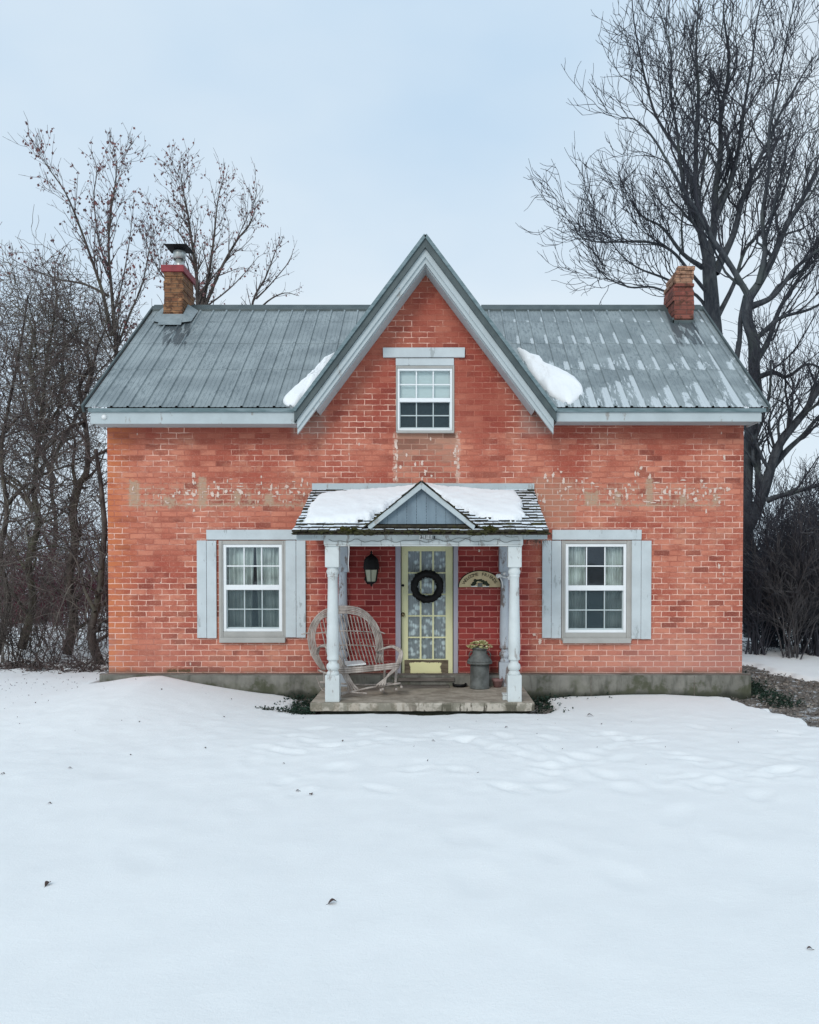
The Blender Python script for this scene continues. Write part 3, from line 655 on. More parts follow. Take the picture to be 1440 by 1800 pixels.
# back slope
mb.quad((XRL, YR, ZR), (XRR, YR, ZR), (XRR, YB+0.42, ZE), (XRL, YB+0.42, ZE))
roof = mb.build('metal_roof', M['roof'], house)
mb = MB()
for x0, x1 in ((XRL, XC-0.95), (XC+0.95, XRR)):
    mb.add([(x0, YR-0.13, ZR-0.06), (x1, YR-0.13, ZR-0.06), (x1, YR, ZR+0.055), (x0, YR, ZR+0.055), (x1, YR+0.13, ZR-0.06), (x0, YR+0.13, ZR-0.06), (x0, YR-0.13, ZR-0.10), (x1, YR-0.13, ZR-0.10)], [(0, 1, 2, 3), (3, 2, 4, 5), (6, 7, 1, 0)])
mb.build('ridge_cap', M['edge'], roof)
for x in (XRL-0.012, XRR+0.012):
    mb = MB()
    for (a, b_) in (((x, YE, ZE-0.02), (x, YR, ZR-0.02)), ((x, YR, ZR-0.02), (x, YB+0.42, ZE-0.02))): mb.beam(a, b_, 0.03, 0.11, Vector((0, 0.62, 0.78)))
    mb.build('rake_trim', M['edge'], roof)
ZFB_L, ZFB_R, ZFT = PZ(745, -0.40), PZ(741, -0.40), PZ(724, -0.40)
fl, fr_ = PX(161, -0.4), PX(1337, -0.4); gl_, gr_ = XC-HW+0.06, XC+HW-0.05
for xa_, xb_, zf_, xe_, s_, e0, e1 in ((fl, gl_, ZFB_L, fl, 1, PX(157, -.42), gl_-0.02), (gr_, fr_, ZFB_R, fr_, -1, gr_+0.02, PX(1345, -.42))):
    mb = MB(); mb.box(xa_, xb_, -0.40, -0.372, zf_, ZFT); mb.box(xa_, xb_, -0.371, 0.0, zf_+0.012, zf_+0.03)
    mb.box(min(xe_, xe_+s_*0.025), max(xe_, xe_+s_*0.025), -0.371, 0.1, ZFB_L+0.031, ZFT); mb.build('fascia', M['trim'], house, bevel=0.004)
    mb = MB(); mb.box(e0, e1, -0.425, -0.401, ZFT-0.004, ZE-0.012); mb.box(e0, e1, -0.401, -0.395, ZFT+0.002, ZE-0.012); mb.build('eave_strip', M['gutter'], house)
mb = MB(); p = P(183, 733, -0.41)
mb.lathe(0, 0, [(0.02, -0.02), (0.036, -0.01), (0.038, 0), (0.02, 0.02), (0.004, 0.028)], 14)
mb.v = [(a+p.x, -c+p.y, b_+p.z) for a, b_, c in mb.v]
mb.build('fascia_knob', M['white'], house)

# gable roof
mb = MB()
def chev(m, o0, o1, hw, y0, y1, hwi=0.0):
    for s_ in (-1, 1):
        pts = [(XC+s_*hwi, ZA-o0-KG*hwi), (XC+s_*hw, ZA-o0-KG*hw), (XC+s_*hw, ZA-o1-KG*hw), (XC+s_*hwi, ZA-o1-KG*hwi)]
        if s_ > 0: pts = pts[::-1]
        m.prism(pts, y0, y1)
chev(mb, 0, OD, HW, YG, 0.05)
for s_ in (-1, 1):                                             # the roof planes run back to the main ridge, cut where they meet the slope
    N = 14; y_end = YR+0.15
    for k in range(N):
        ha, hb = (k/N)*HW, ((k+1)/N)*HW
        def ye(h):
            z = ZA-KG*h; t = (z-ZE)/(ZR-ZE); return y_end if t >= 1 else max(0.06, YE+t*(YR-YE)+0.25)
        a = (XC+s_*ha, 0.05, ZA-KG*ha); b_ = (XC+s_*hb, 0.05, ZA-KG*hb); c = (XC+s_*hb, ye(hb), ZA-KG*hb); d = (XC+s_*ha, ye(ha), ZA-KG*ha)
        mb.quad(a, b_, c, d)
mb.quad((XC, y_end, ZA), (XC-0.4, y_end, ZA-KG*.4), (XC, y_end, ZA-KG*.8), (XC+0.4, y_end, ZA-KG*.4))
gro = mb.build('gable_roof', M['edge'], house)
mb = MB()
for s_ in (-1, 1): mb.beam((XC, YG-0.012, ZA-0.012), (XC+s_*HW, YG-0.012, ZA-KG*HW-0.012), 0.03, 0.045, Vector((s_*0.8, 0, 0.6)))
mb.build('drip_edge', M['gutter'], gro)
mb = MB(); chev(mb, OD+0.003, OD+0.12, HW-0.035, YG+0.04, -0.36); chev(mb, OD+0.12, OD+OW, HW-0.035, YG+0.065, -0.36); chev(mb, OD+OW-0.03, OD+OW+0.02, HW-0.30, -0.36, -0.004)
mb.build('rake_board', M['trim'], house)

# snow in the two valleys
def snow_on_plane(name, outline, p0, n, T, label, seed, lift=0.0):
    n = n.normalized(); pts = [Ppl(a, b_, p0, n) for a, b_ in outline]
    # resample
    per = []; m_ = len(pts)
    for i in range(m_):
        a, b_ = pts[i], pts[(i+1) % m_]; L = (b_-a).length; k = max(1, int(L/0.03))
        per += [a.lerp(b_, j/k) for j in range(k)]
    for _ in range(4): per = [(per[i-1]+per[i]*2+per[(i+1) % len(per)])/4 for i in range(len(per))]
    c = sum(per, Vector())/len(per); org = c.copy(); R_ = 16; vs = [c+n*T]
    for r in range(1, R_+1):
        q = sin(r/R_*pi/2)
        h = T*(1-q**5)**0.5 if q < 1 else -0.02
        for p in per:
            w = c.lerp(p, q*(1.0 if r < R_ else 1.0)); w = w+n*(h*(1+0.35*fbm(w.x*3+seed, w.z*3, seed)))
            vs.append(w)
    N = len(per); mb = MB()
    mb.add(vs, [(0, 1+k, 1+(k+1) % N) for k in range(N)]+[(1+r*N+k, 1+r*N+(k+1) % N, 1+(r+1)*N+(k+1) % N, 1+(r+1)*N+k) for r in range(R_-1) for k in range(N)], True)
    o = mb.build(name, M['roof_snow'], None, origin=org, fix=True); tag(o, label, 'snow', 'snow lying on the roofs'); return o
rp0 = Vector((0, YE, ZE))
snow_on_plane('snow_patch', [(908, 612), (922, 624), (945, 628), (952, 640), (1010, 665), (1024, 680), (1026, 692), (1016, 702), (1002, 713), (990, 708), (965, 695), (930, 652)], rp0, nrm, 0.095, 'thick white snow mass in the right valley beside the steep gable', 2.0)
snow_on_plane('snow_patch', [(592, 622), (574, 632), (548, 660), (530, 684), (505, 696), (496, 706), (502, 714), (520, 716), (545, 700), (575, 665)], rp0, nrm, 0.10, 'narrow white snow strip in the left valley beside the steep gable', 5.0)

# ------------------------------------------------------------------ chimneys
def stack(mat_, x0, x1, y0, y1, z0, z1, par, name, rag=0.008, hh=0.078):
    mb = MB(); z = z0
    while z < z1-1e-3:
        zt = min(z+hh, z1); j = rag
        mb.box(x0+rc.uniform(-j, j), x1+rc.uniform(-j, j), y0+rc.uniform(-j, j), y1+rc.uniform(-j, j), z, zt+0.0005*0)
        z = zt+0.0
    return mb.build(name, mat_, par, bevel=0.006)
yc0 = 2.08; yc1 = 2.72
c1 = P(287, 500, yc0); c2 = P(321.5, 500, yc0); zt = PZ(478, yc0); zb = roofz(yc0)-0.1
ch = stack(M['cb_tan'], c1.x, c2.x, yc0, yc1, zb, zt, house, 'chimney', .014); tag(ch, 'brown brick chimney with red cap and steel flue')
mb = MB(); zc = PZ(466, yc0); mb.box(c1.x-0.03, c2.x+0.025, yc0-0.03, yc1+0.03, zt, zc); mb.build('chimney_cap', M['redcap'], ch, bevel=0.006)
mb = MB(); fx, fy = (c1.x+c2.x)/2+0.03, (yc0+yc1)/2-0.05
def zz(py): return PZ(py, fy)
mb.lathe(fx, fy, [(0.075, zc-0.02), (0.075, zz(458)), (0.07, zz(458))], 18); mb.lathe(fx, fy, [(0.105, zz(456)), (0.105, zz(443)), (0.095, zz(442))], 18)
mb.build('flue', M['steel'], ch)
mb = MB()
for k in range(4): a = k*pi/2+0.8; mb.box(fx+0.09*cos(a)-.008, fx+0.09*cos(a)+.008, fy+0.09*sin(a)-.008, fy+0.09*sin(a)+.008, zz(460), zz(436))
zq = zz(438); s_ = 0.20
mb.add([(fx-s_, fy-s_-.05, zq), (fx+s_, fy-s_-.05, zq), (fx+s_, fy+s_, zq), (fx-s_, fy+s_, zq), (fx-s_*.5, fy-s_*.5, zq+.035), (fx+s_*.5, fy-s_*.5, zq+.035), (fx+s_*.5, fy+s_*.5, zq+.035), (fx-s_*.5, fy+s_*.5, zq+.035)],
       [(3, 2, 1, 0), (4, 5, 6, 7), (0, 1, 5, 4), (1, 2, 6, 5), (2, 3, 7, 6), (3, 0, 4, 7)])
mb.build('flue_hood', M['black'], ch)
mb = MB()
def flash(x0, x1, yy, dz): 
    n_ = nrm; a = Vector((x0, yy, roofz(yy)))+n_*0.03; b_ = Vector((x1, yy, roofz(yy)))+n_*0.03
    mb.quad(a, b_, Vector((x1-.02, yc0-.012, roofz(yc0)+dz)), Vector((x0+.02, yc0-.012, roofz(yc0)+dz)))
M['flash'] = simple('lead_flashing', (0.27, 0.31, 0.32), (0.18, 0.215, 0.225), 7, 0.5)
flash(c1.x-0.03, c2.x+0.03, yc0-0.20, 0.11); mb.box(c1.x-0.035, c2.x+0.035, yc0-0.014, yc0-0.006, roofz(yc0)-0.03, roofz(yc0)+0.10)
mb.add([Vector((c2.x+0.0, yc0-0.17, roofz(yc0-.17)+.05)), Vector((c2.x+0.17, yc0-0.10, roofz(yc0-.1)+.04)), Vector((c2.x+0.19, yc0+0.25, roofz(yc0+.25)+.05)), Vector((c2.x+0.012, yc0+0.25, roofz(yc0+.25)+.16)), Vector((c2.x+0.012, yc0, roofz(yc0)+.13))], [(0, 1, 2, 3, 4)])
mb.add([Vector((c1.x-0.0, yc0-0.17, roofz(yc0-.17)+.05)), Vector((c1.x-0.14, yc0-0.10, roofz(yc0-.1)+.04)), Vector((c1.x-0.15, yc0+0.25, roofz(yc0+.25)+.05)), Vector((c1.x-0.012, yc0+0.25, roofz(yc0+.25)+.16)), Vector((c1.x-0.012, yc0, roofz(yc0)+.13))], [(4, 3, 2, 1, 0)])
mb.build('flashing', M['flash'], ch)
yd0 = 2.02; yd1 = 2.62; d1 = P(1185, 520, yd0); d2 = P(1220, 520, yd0); zb = roofz(yd0)-0.1
ch2 = stack(M['cb_red'], d1.x, d2.x, yd0, yd1, zb, PZ(498, yd0), house, 'chimney', .014); tag(ch2, 'crumbling capless red brick chimney with broken top')
mb = MB(); z = PZ(498, yd0); k = 0
while z < PZ(472, yd0):
    x0 = d1.x + (0.0, 0.0, 0.035, 0.07)[min(k, 3)]
    mb.box(x0+rc.uniform(-.02, .02), d2.x+rc.uniform(-.02, .02), yd0+rc.uniform(-.012, .006), yd1-0.16*k, z, z+0.069, .006); z += 0.075; k += 1
mb.build('broken_courses', M['cb_pale'], ch2, bevel=0.006)
mb = MB(); mb.box(d1.x-0.03, d2.x+0.01, yd0-0.03, yd0-0.006, roofz(yd0)-0.03, roofz(yd0)+0.03); mb.box(d1.x-0.035, d1.x-0.006, yd0-0.03, YR, roofz(yd0)-0.02, roofz(yd0)+0.07); mb.build('flashing', M['edge'], ch2)

# ------------------------------------------------------------------ windows and shutters
def curtain(x0, x1, z0, z1, y, gap, mat_, par, waves=6, amp=0.030):
    mb = MB(); n = 90
    def side(a, b_, shape):
        vs = []
        for j in range(7):
            t = j/6; z = z0+(z1-z0)*t
            for i in range(n+1):
                u = i/n; xa = a+(b_-a)*u if not shape else a+(b_+shape*(1-t)-a)*u
                yy = y+amp*sin(u*waves*2*pi+0.6*sin(u*17))+amp*0.5*sin(u*31+t)
                vs.append((xa, yy, z))
        mb.add(vs, [(j*(n+1)+i, j*(n+1)+i+1, (j+1)*(n+1)+i+1, (j+1)*(n+1)+i) for j in range(6) for i in range(n)], True)
    w = x1-x0; g0, g1, lean = gap
    side(x0, x0+w*g0, -lean*w); side(x1, x0+w*g1, lean*w)
    return mb.build('curtain', mat_, par)
def sash_window(hole_, fpx, rail, label, sill_px, gap, gable=False):
    x0, x1, z0, z1 = hole_; fa, fb, fc, fd = fpx          # frame: left, top, right, bottom px at Y=-0.0x
    Y1 = 0.02
    X0, X1 = PX(fa, Y1), PX(fc, Y1); Z1, Z0 = PZ(fb, Y1), PZ(fd, Y1); ZM1, ZM0 = PZ(rail[0], Y1), PZ(rail[1], Y1)
    mb = MB(); w = 0.002
    # casing boards round the frame
    mb.box(x0+w, X0-w, -0.02, 0.10, z0+w, z1-w); mb.box(X1+w, x1-w, -0.02, 0.10, z0+w, z1-w)
    mb.box(X0-w, X1+w, -0.012, 0.10, Z1+w, z1-w); mb.box(X0-w, X1+w, -0.012, 0.10, z0+w, Z0-w)
    if not gable:
        mb.box(x0+0.03, x0+0.045, -0.028, -0.02, z0+.01, z1-.01); mb.box(x1-0.045, x1-0.03, -0.028, -0.02, z0+.01, z1-.01)
    win = mb.build('window', M['casing'], house, bevel=0.004); tag(win, label)
    t = 0.042 if not gable else 0.032
    mb = MB(); mb.box(X0, X0+t, 0.0, 0.07, Z0, Z1); mb.box(X1-t, X1, 0.0, 0.07, Z0, Z1); mb.box(X0+t, X1-t, 0.002, 0.07, Z1-t, Z1); mb.box(X0+t, X1-t, 0.002, 0.07, Z0, Z0+t); mb.box(X0+t, X1-t, -0.002, 0.07, ZM0, ZM1)
    A0, A1 = X0+t, X1-t
    for k in (1, 2): xm = A0+(A1-A0)*k/3; mb.box(xm-.009, xm+.009, 0.022, 0.038, ZM1, Z1-t)
    zm = (ZM1+Z1-t)/2; mb.box(A0, A1, 0.020, 0.036, zm-.009, zm+.009)
    mb.build('sash', M['vinyl'], win, bevel=0.003)
    mb = MB(); g = 0.012
    mb.box(A0, A0+g, 0.045, 0.06, Z0+t, ZM0); mb.box(A1-g, A1, 0.045, 0.06, Z0+t, ZM0); mb.box(A0+g, A1-g, 0.045, 0.06, Z0+t, Z0+t+0.02)
    for k in (1, 2): xm = A0+(A1-A0)*k/3; mb.box(xm-.008, xm+.008, 0.045, 0.058, Z0+t+.02, ZM0)
    zm = (ZM0+Z0+t)/2; mb.box(A0+g, A1-g, 0.043, 0.056, zm-.008, zm+.008)
    mb.build('lower_sash', M['muntin'], win)
    mb = MB(); mb.quad((A0, 0.030, ZM1), (A1, 0.030, ZM1), (A1, 0.030, Z1-t), (A0, 0.030, Z1-t)); mb.build('pane', M['glass'], win)
    mb = MB(); mb.quad((A0, 0.064, Z0+t), (A1, 0.064, Z0+t), (A1, 0.064, ZM0), (A0, 0.064, ZM0)); mb.build('pane', M['glass'], win)
    mb = MB(); mb.quad((A0, 0.0615, Z0+t), (A1, 0.0615, Z0+t), (A1, 0.0615, ZM0), (A0, 0.0615, ZM0)); mb.build('insect_screen', M['screen'], win)
    if gable:
        mb = MB(); mb.box(A0, A1, 0.09, 0.10, ZM1-0.02, Z1-t+0.02); mb.build('blind', M['blind'], win)
    else: curtain(A0-0.02, A1+0.02, Z0, Z1, 0.13, gap, M['curtain'], win)
    mb = MB(); mb.box(x0-.1, x1+.1, 0.42, 0.44, z0-.1, z1+.1); mb.quad((x0-.02, .22, z0), (x0-.02, .43, z0), (x0-.02, .43, z1), (x0-.02, .22, z1)); mb.quad((x1+.02, .22, z0), (x1+.02, .43, z0), (x1+.02, .43, z1), (x1+.02, .22, z1))
    mb.quad((x0-.02, .22, z1+.02), (x1+.02, .22, z1+.02), (x1+.02, .43, z1+.02), (x0-.02, .43, z1+.02)); mb.quad((x0-.02, .22, z0-.02), (x1+.02, .22, z0-.02), (x1+.02, .43, z0-.02), (x0-.02, .43, z0-.02))
    mb.build('dark_interior', M['dark'], win)
    if sill_px:
        a, b_, c, d = sill_px; mb = MB(); mb.box(PX(a, -0.06), PX(c, -0.06), -0.075, -0.021, PZ(d, -0.07), PZ(b_, -0.07)); mb.build('sill', M['casing'], win, bevel=0.006)
    return win
sash_window(H_L, (393, 957, 496, 1110), (1028, 1037), 'left ground floor window with nearly closed curtains', (385, 1121, 501, 1130), (0.50, 0.53, 0.05))
sash_window(H_R, (994, 956, 1101, 1112), (1029, 1038), 'right ground floor window with curtains drawn apart', (990, 1122, 1110, 1131), (0.34, 0.67, 0.0))
gw = sash_window(H_G, (699, 648, 795, 757), (700, 707), 'small upper window in the gable with a blind', (697, 757, 798, 761), (0, 0, 0), True)
for q in ((363, 931, 526, 949), (971, 931, 1128, 948.5)):
    mb = MB(); mb.box(PX(q[0], -.03), PX(q[2], -.03), -0.032, 0.0, PZ(q[3], -.03), PZ(q[1], -.03), 0.003); mb.build('lintel', M['shut'], house, bevel=0.005)
mb = MB(); mb.box(PX(674, -.03), PX(817, -.03), -0.045, 0.0, PZ(628, -.03), PZ(611, -.03), 0.003); mb.box(PX(696, -.03), PX(798, -.03), -0.028, 0.0, PZ(642, -.03), PZ(629.5, -.03))
mb.build('gable_lintel', M['shut'], house, bevel=0.005)
def shutter(a, c, b_, d, label):
    Y0 = -0.04; x0, x1 = PX(a, Y0), PX(c, Y0); xm = (x0+x1)/2+rc.uniform(-.01, .01)
    z1, z0 = PZ(b_, Y0), PZ(d, Y0); mb = MB(); mb.box(x0, xm-.0025, Y0-0.002, Y0+0.018, z0+.004, z1); mb.box(xm+.0025, x1, Y0, Y0+0.018, z0, z1-0.003)
    mb.box(x0+.03, x1-.03, Y0+.018, 0.0, z0+.15, z0+.22); mb.box(x0+.03, x1-.03, Y0+.018, 0.0, z1-.22, z1-.15)
    o = mb.build('shutter', M['shut'], house, bevel=0.004); tag(o, label); return o
shutter(346, 380, 950, 1122, 'outer shutter of the left window'); shutter(502, 537, 950, 1121, 'inner shutter of the left window'); shutter(953.5, 987, 950, 1122, 'inner shutter of the right window'); shutter(1111, 1145.5, 950, 1123.5, 'outer shutter of the right window')

# ------------------------------------------------------------------ door
YD = 0.09; dx0, dx1 = PX(706, YD), PX(796, YD); dz0, dz1 = PZ(1188, YD), PZ(957, YD)
mb = MB(); x0, x1, z0, z1 = H_D
mb.box(x0-.012, PX(704.5, 0), -0.03, YD+.02, z0-.02, z1); mb.box(PX(797.5, 0), x1+.01, -0.03, YD+.02, z0-.02, z1); mb.box(PX(704.5, 0), PX(797.5, 0), -0.028, YD+.02, PZ(957, 0), z1+.03)
mb.build('door_casing', M['jamb'], house, bevel=0.004)
gx0, gx1 = PX(717.5, YD), PX(783.5, YD); gz0, gz1 = PZ(1158.5, YD), PZ(969, YD)
mb = MB(); mb.box(dx0, gx0, YD, YD+.045, dz0, dz1); mb.box(gx1, dx1, YD, YD+.045, dz0, dz1); mb.box(gx0, gx1, YD, YD+.045, gz1, dz1); mb.box(gx0, gx1, YD, YD+.045, dz0, gz0)
mw = 0.013
for k in (1, 2): xm = gx0+(gx1-gx0)*k/3; mb.box(xm-mw, xm+mw, YD+.008, YD+.037, gz0, gz1)
for k in (1, 2, 3, 4): zm = gz0+(gz1-gz0)*k/5; mb.box(gx0, gx1, YD+.010, YD+.035, zm-mw*.8, zm+mw*.8)
door = mb.build('door', M['door'], house, bevel=0.003)
mb = MB(); mb.quad((gx0, YD+.022, gz0), (gx1, YD+.022, gz0), (gx1, YD+.022, gz1), (gx0, YD+.022, gz1)); mb.build('pane', M['glass'], door)
mb = MB(); n = 60; vs = []
for j in range(2):
    for i in range(n+1): vs.append((gx0-.02+(gx1-gx0+.04)*i/n, YD+.075+.012*sin(i*1.1), gz0-.03 if j == 0 else gz1+.03))
mb.add(vs, [(i, i+1, n+2+i, n+1+i) for i in range(n)], True); mb.build('curtain', M['lace'], door)
mb = MB(); kx0, kx1, kz0, kz1 = PX(711, YD), PX(788, YD), PZ(1186, YD), PZ(1160, YD); mb.box(kx0, kx1, YD-.012, YD-.002, kz0, kz1, 0.003)
mb.build('kick_panel', kickmat((PX(721, YD), PX(776, YD), PZ(1183.5, YD), PZ(1164.5, YD))), door, bevel=0.002)
mb = MB(); p = P(708.5, 1080, YD)
mb.lathe(0, 0, [(0.03, 0), (0.03, 0.008), (0.012, 0.012), (0.012, 0.03), (0.028, 0.04), (0.030, 0.055), (0.015, 0.068)], 16); mb.v = [(a+p.x, p.y-c, b_+p.z) for a, b_, c in mb.v]; mb.build('handle', M['brass'], door)
mb = MB(); p = P(708.5, 1029, YD); mb.lathe(0, 0, [(0.02, 0), (0.02, 0.006), (0.016, 0.01)], 14); mb.v = [(a+p.x, p.y-c, b_+p.z) for a, b_, c in mb.v]; mb.build('lock', M['black'], door)
mb = MB(); mb.box(PX(700, -.1), PX(799, -.1), -0.14, YD+.05, PZ(1197, -.1), PZ(1191, -.1), .004); mb.box(PX(706, -.1), PX(797, -.1), -0.10, YD, PZ(1203, -.1), PZ(1199, -.1), .004)
mb.box(PX(704, -.25), PX(790, -.25), -0.30, -0.02, PZ(1212, -.25), PZ(1206, -.25), .005); mb.build('doorstep', M['oldwood'], house, bevel=0.005)
mb = MB(); mb.box(x0-.1, x1+.1, 0.5, 0.52, z0-.1, z1+.1); mb.build('dark_hall', M['dark'], house)

# ------------------------------------------------------------------ porch
ZP = PZ(1232, -1.50+0.02)          # slab top
ZP = G(765, 1235.5).z if False else P(765, 1236, -1.52).z
mb = MB(); nsl = 40
def slab_edge(i): return PFX0+(PFX1-PFX0)*i/nsl
vs = []
for i in range(nsl+1):
    x = slab_edge(i); w_ = 0.008*fbm(x*4, 0, 3); c_ = -0.012*max(0, fbm(x*9, 1, 4)) if i not in (0, nsl) else 0
    vs += [(x, 0, ZP), (x, PFY+0.02+w_, ZP+c_*.3), (x, PFY+w_, ZP-0.018+c_), (x, PFY+0.004+w_, ZP-0.105-c_), (x, PFY+0.07, ZP-0.12), (x, 0, -0.2)]
mb.add(vs, [(i*6+k, i*6+k+1, (i+1)*6+k+1, (i+1)*6+k) for i in range(nsl) for k in range(5)]+[tuple(range(5, -1, -1)), tuple(nsl*6+k for k in range(6))])
slab = mb.build('porch_floor', M['slab'], house)
mb = MB(); mb.box(PFX0+.12, PFX1-.08, PFY+.09, -0.1, -0.2, ZP-.11); mb.build('porch_footing', M['conc'], house)
def turned(cx, cy, zt, zb_, s, mat_, label, sqtop):
    H_ = zt-zb_; q = lambda t: zb_+H_*t; mb = MB()
    mb.box(cx-s/2, cx+s/2, cy-s/2, cy+s/2, zb_, q(0.172)); a = s/2
    mb.box(cx-a*.97, cx+a*.97, cy-a*.97, cy+a*.97, q(1-sqtop), zt)
    prof = [(a*.9, .172), (a*.80, .190), (a*.62, .197), (a*.86, .207), (a*.93, .222), (a*.86, .238), (a*.60, .250), (a*.60, .262), (a*.84, .268), (a*.84, .284), (a*.78, .292), (a*.88, .33), (a*.86, .42), (a*.76, .6), (a*.70, .76), (a*.70, .80), (a*.80, .806), (a*.72, .815), (a*.84, .825), (a*.90, .838), (a*.80, .850), (a*.72, .856), (a*.9, 1-sqtop)]
    mb.lathe(cx, cy, [(r_, q(t)) for r_, t in prof], 24)
    o = mb.build('porch_post', mat_, house, bevel=0.006); tag(o, label); return o
YPF = -1.36; ZBM = PZ(960, YPF-0.09)
turned(PX(583.5, YPF-.09), YPF, ZBM, ZP, 0.185, M['post'], 'left front turned post', .135); turned(PX(905.5, YPF-.09), YPF, ZBM, ZP, 0.180, M['post'], 'right front turned post', .135)
turned(PX(602, -.12), -0.075, PZ(958, -.12), ZP, 0.17, M['post2'], 'left rear post with peeling paint', .19); turned(PX(888, -.12), -0.075, PZ(958, -.12), ZP, 0.17, M['post2'], 'right rear post against the wall', .19)
# beam
mb = MB(); bx0, bx1 = PX(572, YPF-.1), PX(917, YPF-.1); Yb0, Yb1 = YPF-0.10, YPF+0.09
zt1 = PZ(938, Yb0); mb.box(bx0-.02, bx1+.02, Yb0, Yb1, ZBM+.016, zt1); mb.box(bx0-.01, bx1+.01, Yb0-.012, Yb1, ZBM, ZBM+.015)
for x in (bx0+.06, bx1-.06): mb.box(x-.07, x+.07, Yb1, 0, ZBM+.01, zt1-.03)
beam_ = mb.build('porch_beam', M['post'], house, bevel=0.004)
mb = MB(); ex0, ex1 = PX(522, Yb0), PX(962, Yb0)
mb.box(ex0, bx0-.02, Yb0-.04, Yb0, PZ(950, Yb0), PZ(938, Yb0), .004); mb.box(bx1+.02, ex1, Yb0-.04, Yb0, PZ(948, Yb0), PZ(937, Yb0), .004); mb.box(ex0+.04, ex1-.04, Yb0-.055, Yb0-.012, PZ(941, Yb0), PZ(934, Yb0), .002)
mb.box(bx0-.35, bx0-.02, Yb0+.0, 0, zt1-.035, zt1-.02); mb.box(bx1+.02, bx1+.33, Yb0, 0, zt1-.035, zt1-.02)
mb.build('eave_board', M['trim'], beam_, bevel=0.004)
# icicle light string on the beam
mb = MB(); pts = []
for i in range(60):
    px_ = 578+i*(915-578)/59; py_ = 948+4.2*abs(sin(i*0.37))+1.5*sin(i*1.3); pts.append(P(px_, py_, Yb0-.018))
mb.tube(pts, 0.0035, 5); pts2 = [P(740+i*5.2, 944+6*sin(i*0.2)+2*sin(i*.9), Yb0-.02) for i in range(34)]; mb.tube(pts2, 0.003, 5)
for i in range(4, 58, 6): p = pts[i]; mb.tube([p, p+Vector((rc.uniform(-.01, .01), 0, -0.04-rc.random()*.03))], 0.0025, 4)
ls = mb.build('light_string', M['galv'], None, origin=pts[30]); tag(ls, 'dark wire of small lights sagging along the porch beam', 'string lights')
# roof of the porch
YW = -0.01; YPE = -1.62; ZT = PZ(861, YW); ZEv = PZ(936, YPE); px0, px1 = PX(551, YW), PX(938, YW); qx0, qx1 = PX(514, YPE), PX(965, YPE)
def shed_z(y): return ZEv+(ZT-ZEv)*(y-YPE)/(YW-YPE)
GC = PX(741, YPE+.03); GZ = PZ(846, YPE+.03); GHW = (PX(846, YPE)-PX(648, YPE))/2; GK = (GZ-PZ(926, YPE+.03))/GHW
def gab_z(x): return GZ-GK*abs(x-GC)
mb = MB(); ncr = 15; rs_ = random.Random(3)
for k in range(ncr):
    t0, t1 = k/ncr, min(1, (k+1.25)/ncr); x0 = qx0+(px0-qx0)*t0; x1 = qx1+(px1-qx1)*t0
    y0 = YPE+(YW-YPE)*t0; y1 = YPE+(YW-YPE)*t1; z0 = shed_z(y0); z1 = shed_z(y1); x = x0-rs_.random()*.1
    while x < x1:
        w = rs_.uniform(.09, .17); a, b_ = max(x, x0)+rs_.uniform(-.008, .008), min(x+w, x1); jy = rs_.uniform(-.022, .022)-(.03 if k == 0 else 0); th = rs_.uniform(.020, .036); jz = rs_.uniform(-.004, .004)
        if b_-a > .02:
            mb.add([(a, y0+jy, z0+.008+jz), (b_-.004, y0+jy, z0+.008+jz), (b_-.004, y1, z1), (a, y1, z1), (a, y0+jy, z0+.008+th+jz), (b_-.004, y0+jy, z0+.008+th+jz), (b_-.004, y1, z1+.008), (a, y1, z1+.008)],
                   [(0, 3, 2, 1), (4, 5, 6, 7), (0, 1, 5, 4), (1, 2, 6, 5), (2, 3, 7, 6), (3, 0, 4, 7)])
        x += w
proof = mb.build('porch_roof', M['shingle'], house)
mb = MB(); mb.add([(qx0, YPE+.02, ZEv), (qx1, YPE+.02, ZEv), (px1, YW, ZT-.01), (px0, YW, ZT-.01), (qx0, YPE+.02, ZEv-.03), (qx1, YPE+.02, ZEv-.03), (px1, YW, ZT-.06), (px0, YW, ZT-.06)], [(4, 7, 6, 5), (0, 1, 2, 3), (0, 4, 5, 1), (1, 5, 6, 2), (3, 7, 4, 0)])
mb.build('roof_deck', M['inkb'], proof); mb = MB()
for k in range(170):
    x = rs_.uniform(qx0, qx1); sz_ = rs_.uniform(.006, .019)*(1.7 if abs(abs(x-GC)-.75) < .22 else 1); mb.blob((x, YPE-.035+rs_.uniform(-.015, .03), ZEv+rs_.uniform(-.022, .022)), sz_*1.5, sz_, sz_*.8, seed=k, amp=.5, n=7, m=4)
    if k % 2: p = Vector((x, YPE-.045, ZEv-.005)); mb.tube([p, p+Vector((rs_.gauss(0, .015), -.01, -rs_.uniform(.01, .055)))], [.004, .001], 3)
mb.build('eave_moss', simple('dark_rotten_moss', (0.030, 0.027, 0.014), (0.045, 0.045, 0.016), 14, 0.95), proof)
mb = MB(); mb.box(PX(549, -.03), PX(939, -.03), -0.035, -0.001, PZ(861.5, -.03), PZ(850, -.03), .003); mb.build('wall_flashing', M['trim'], proof)
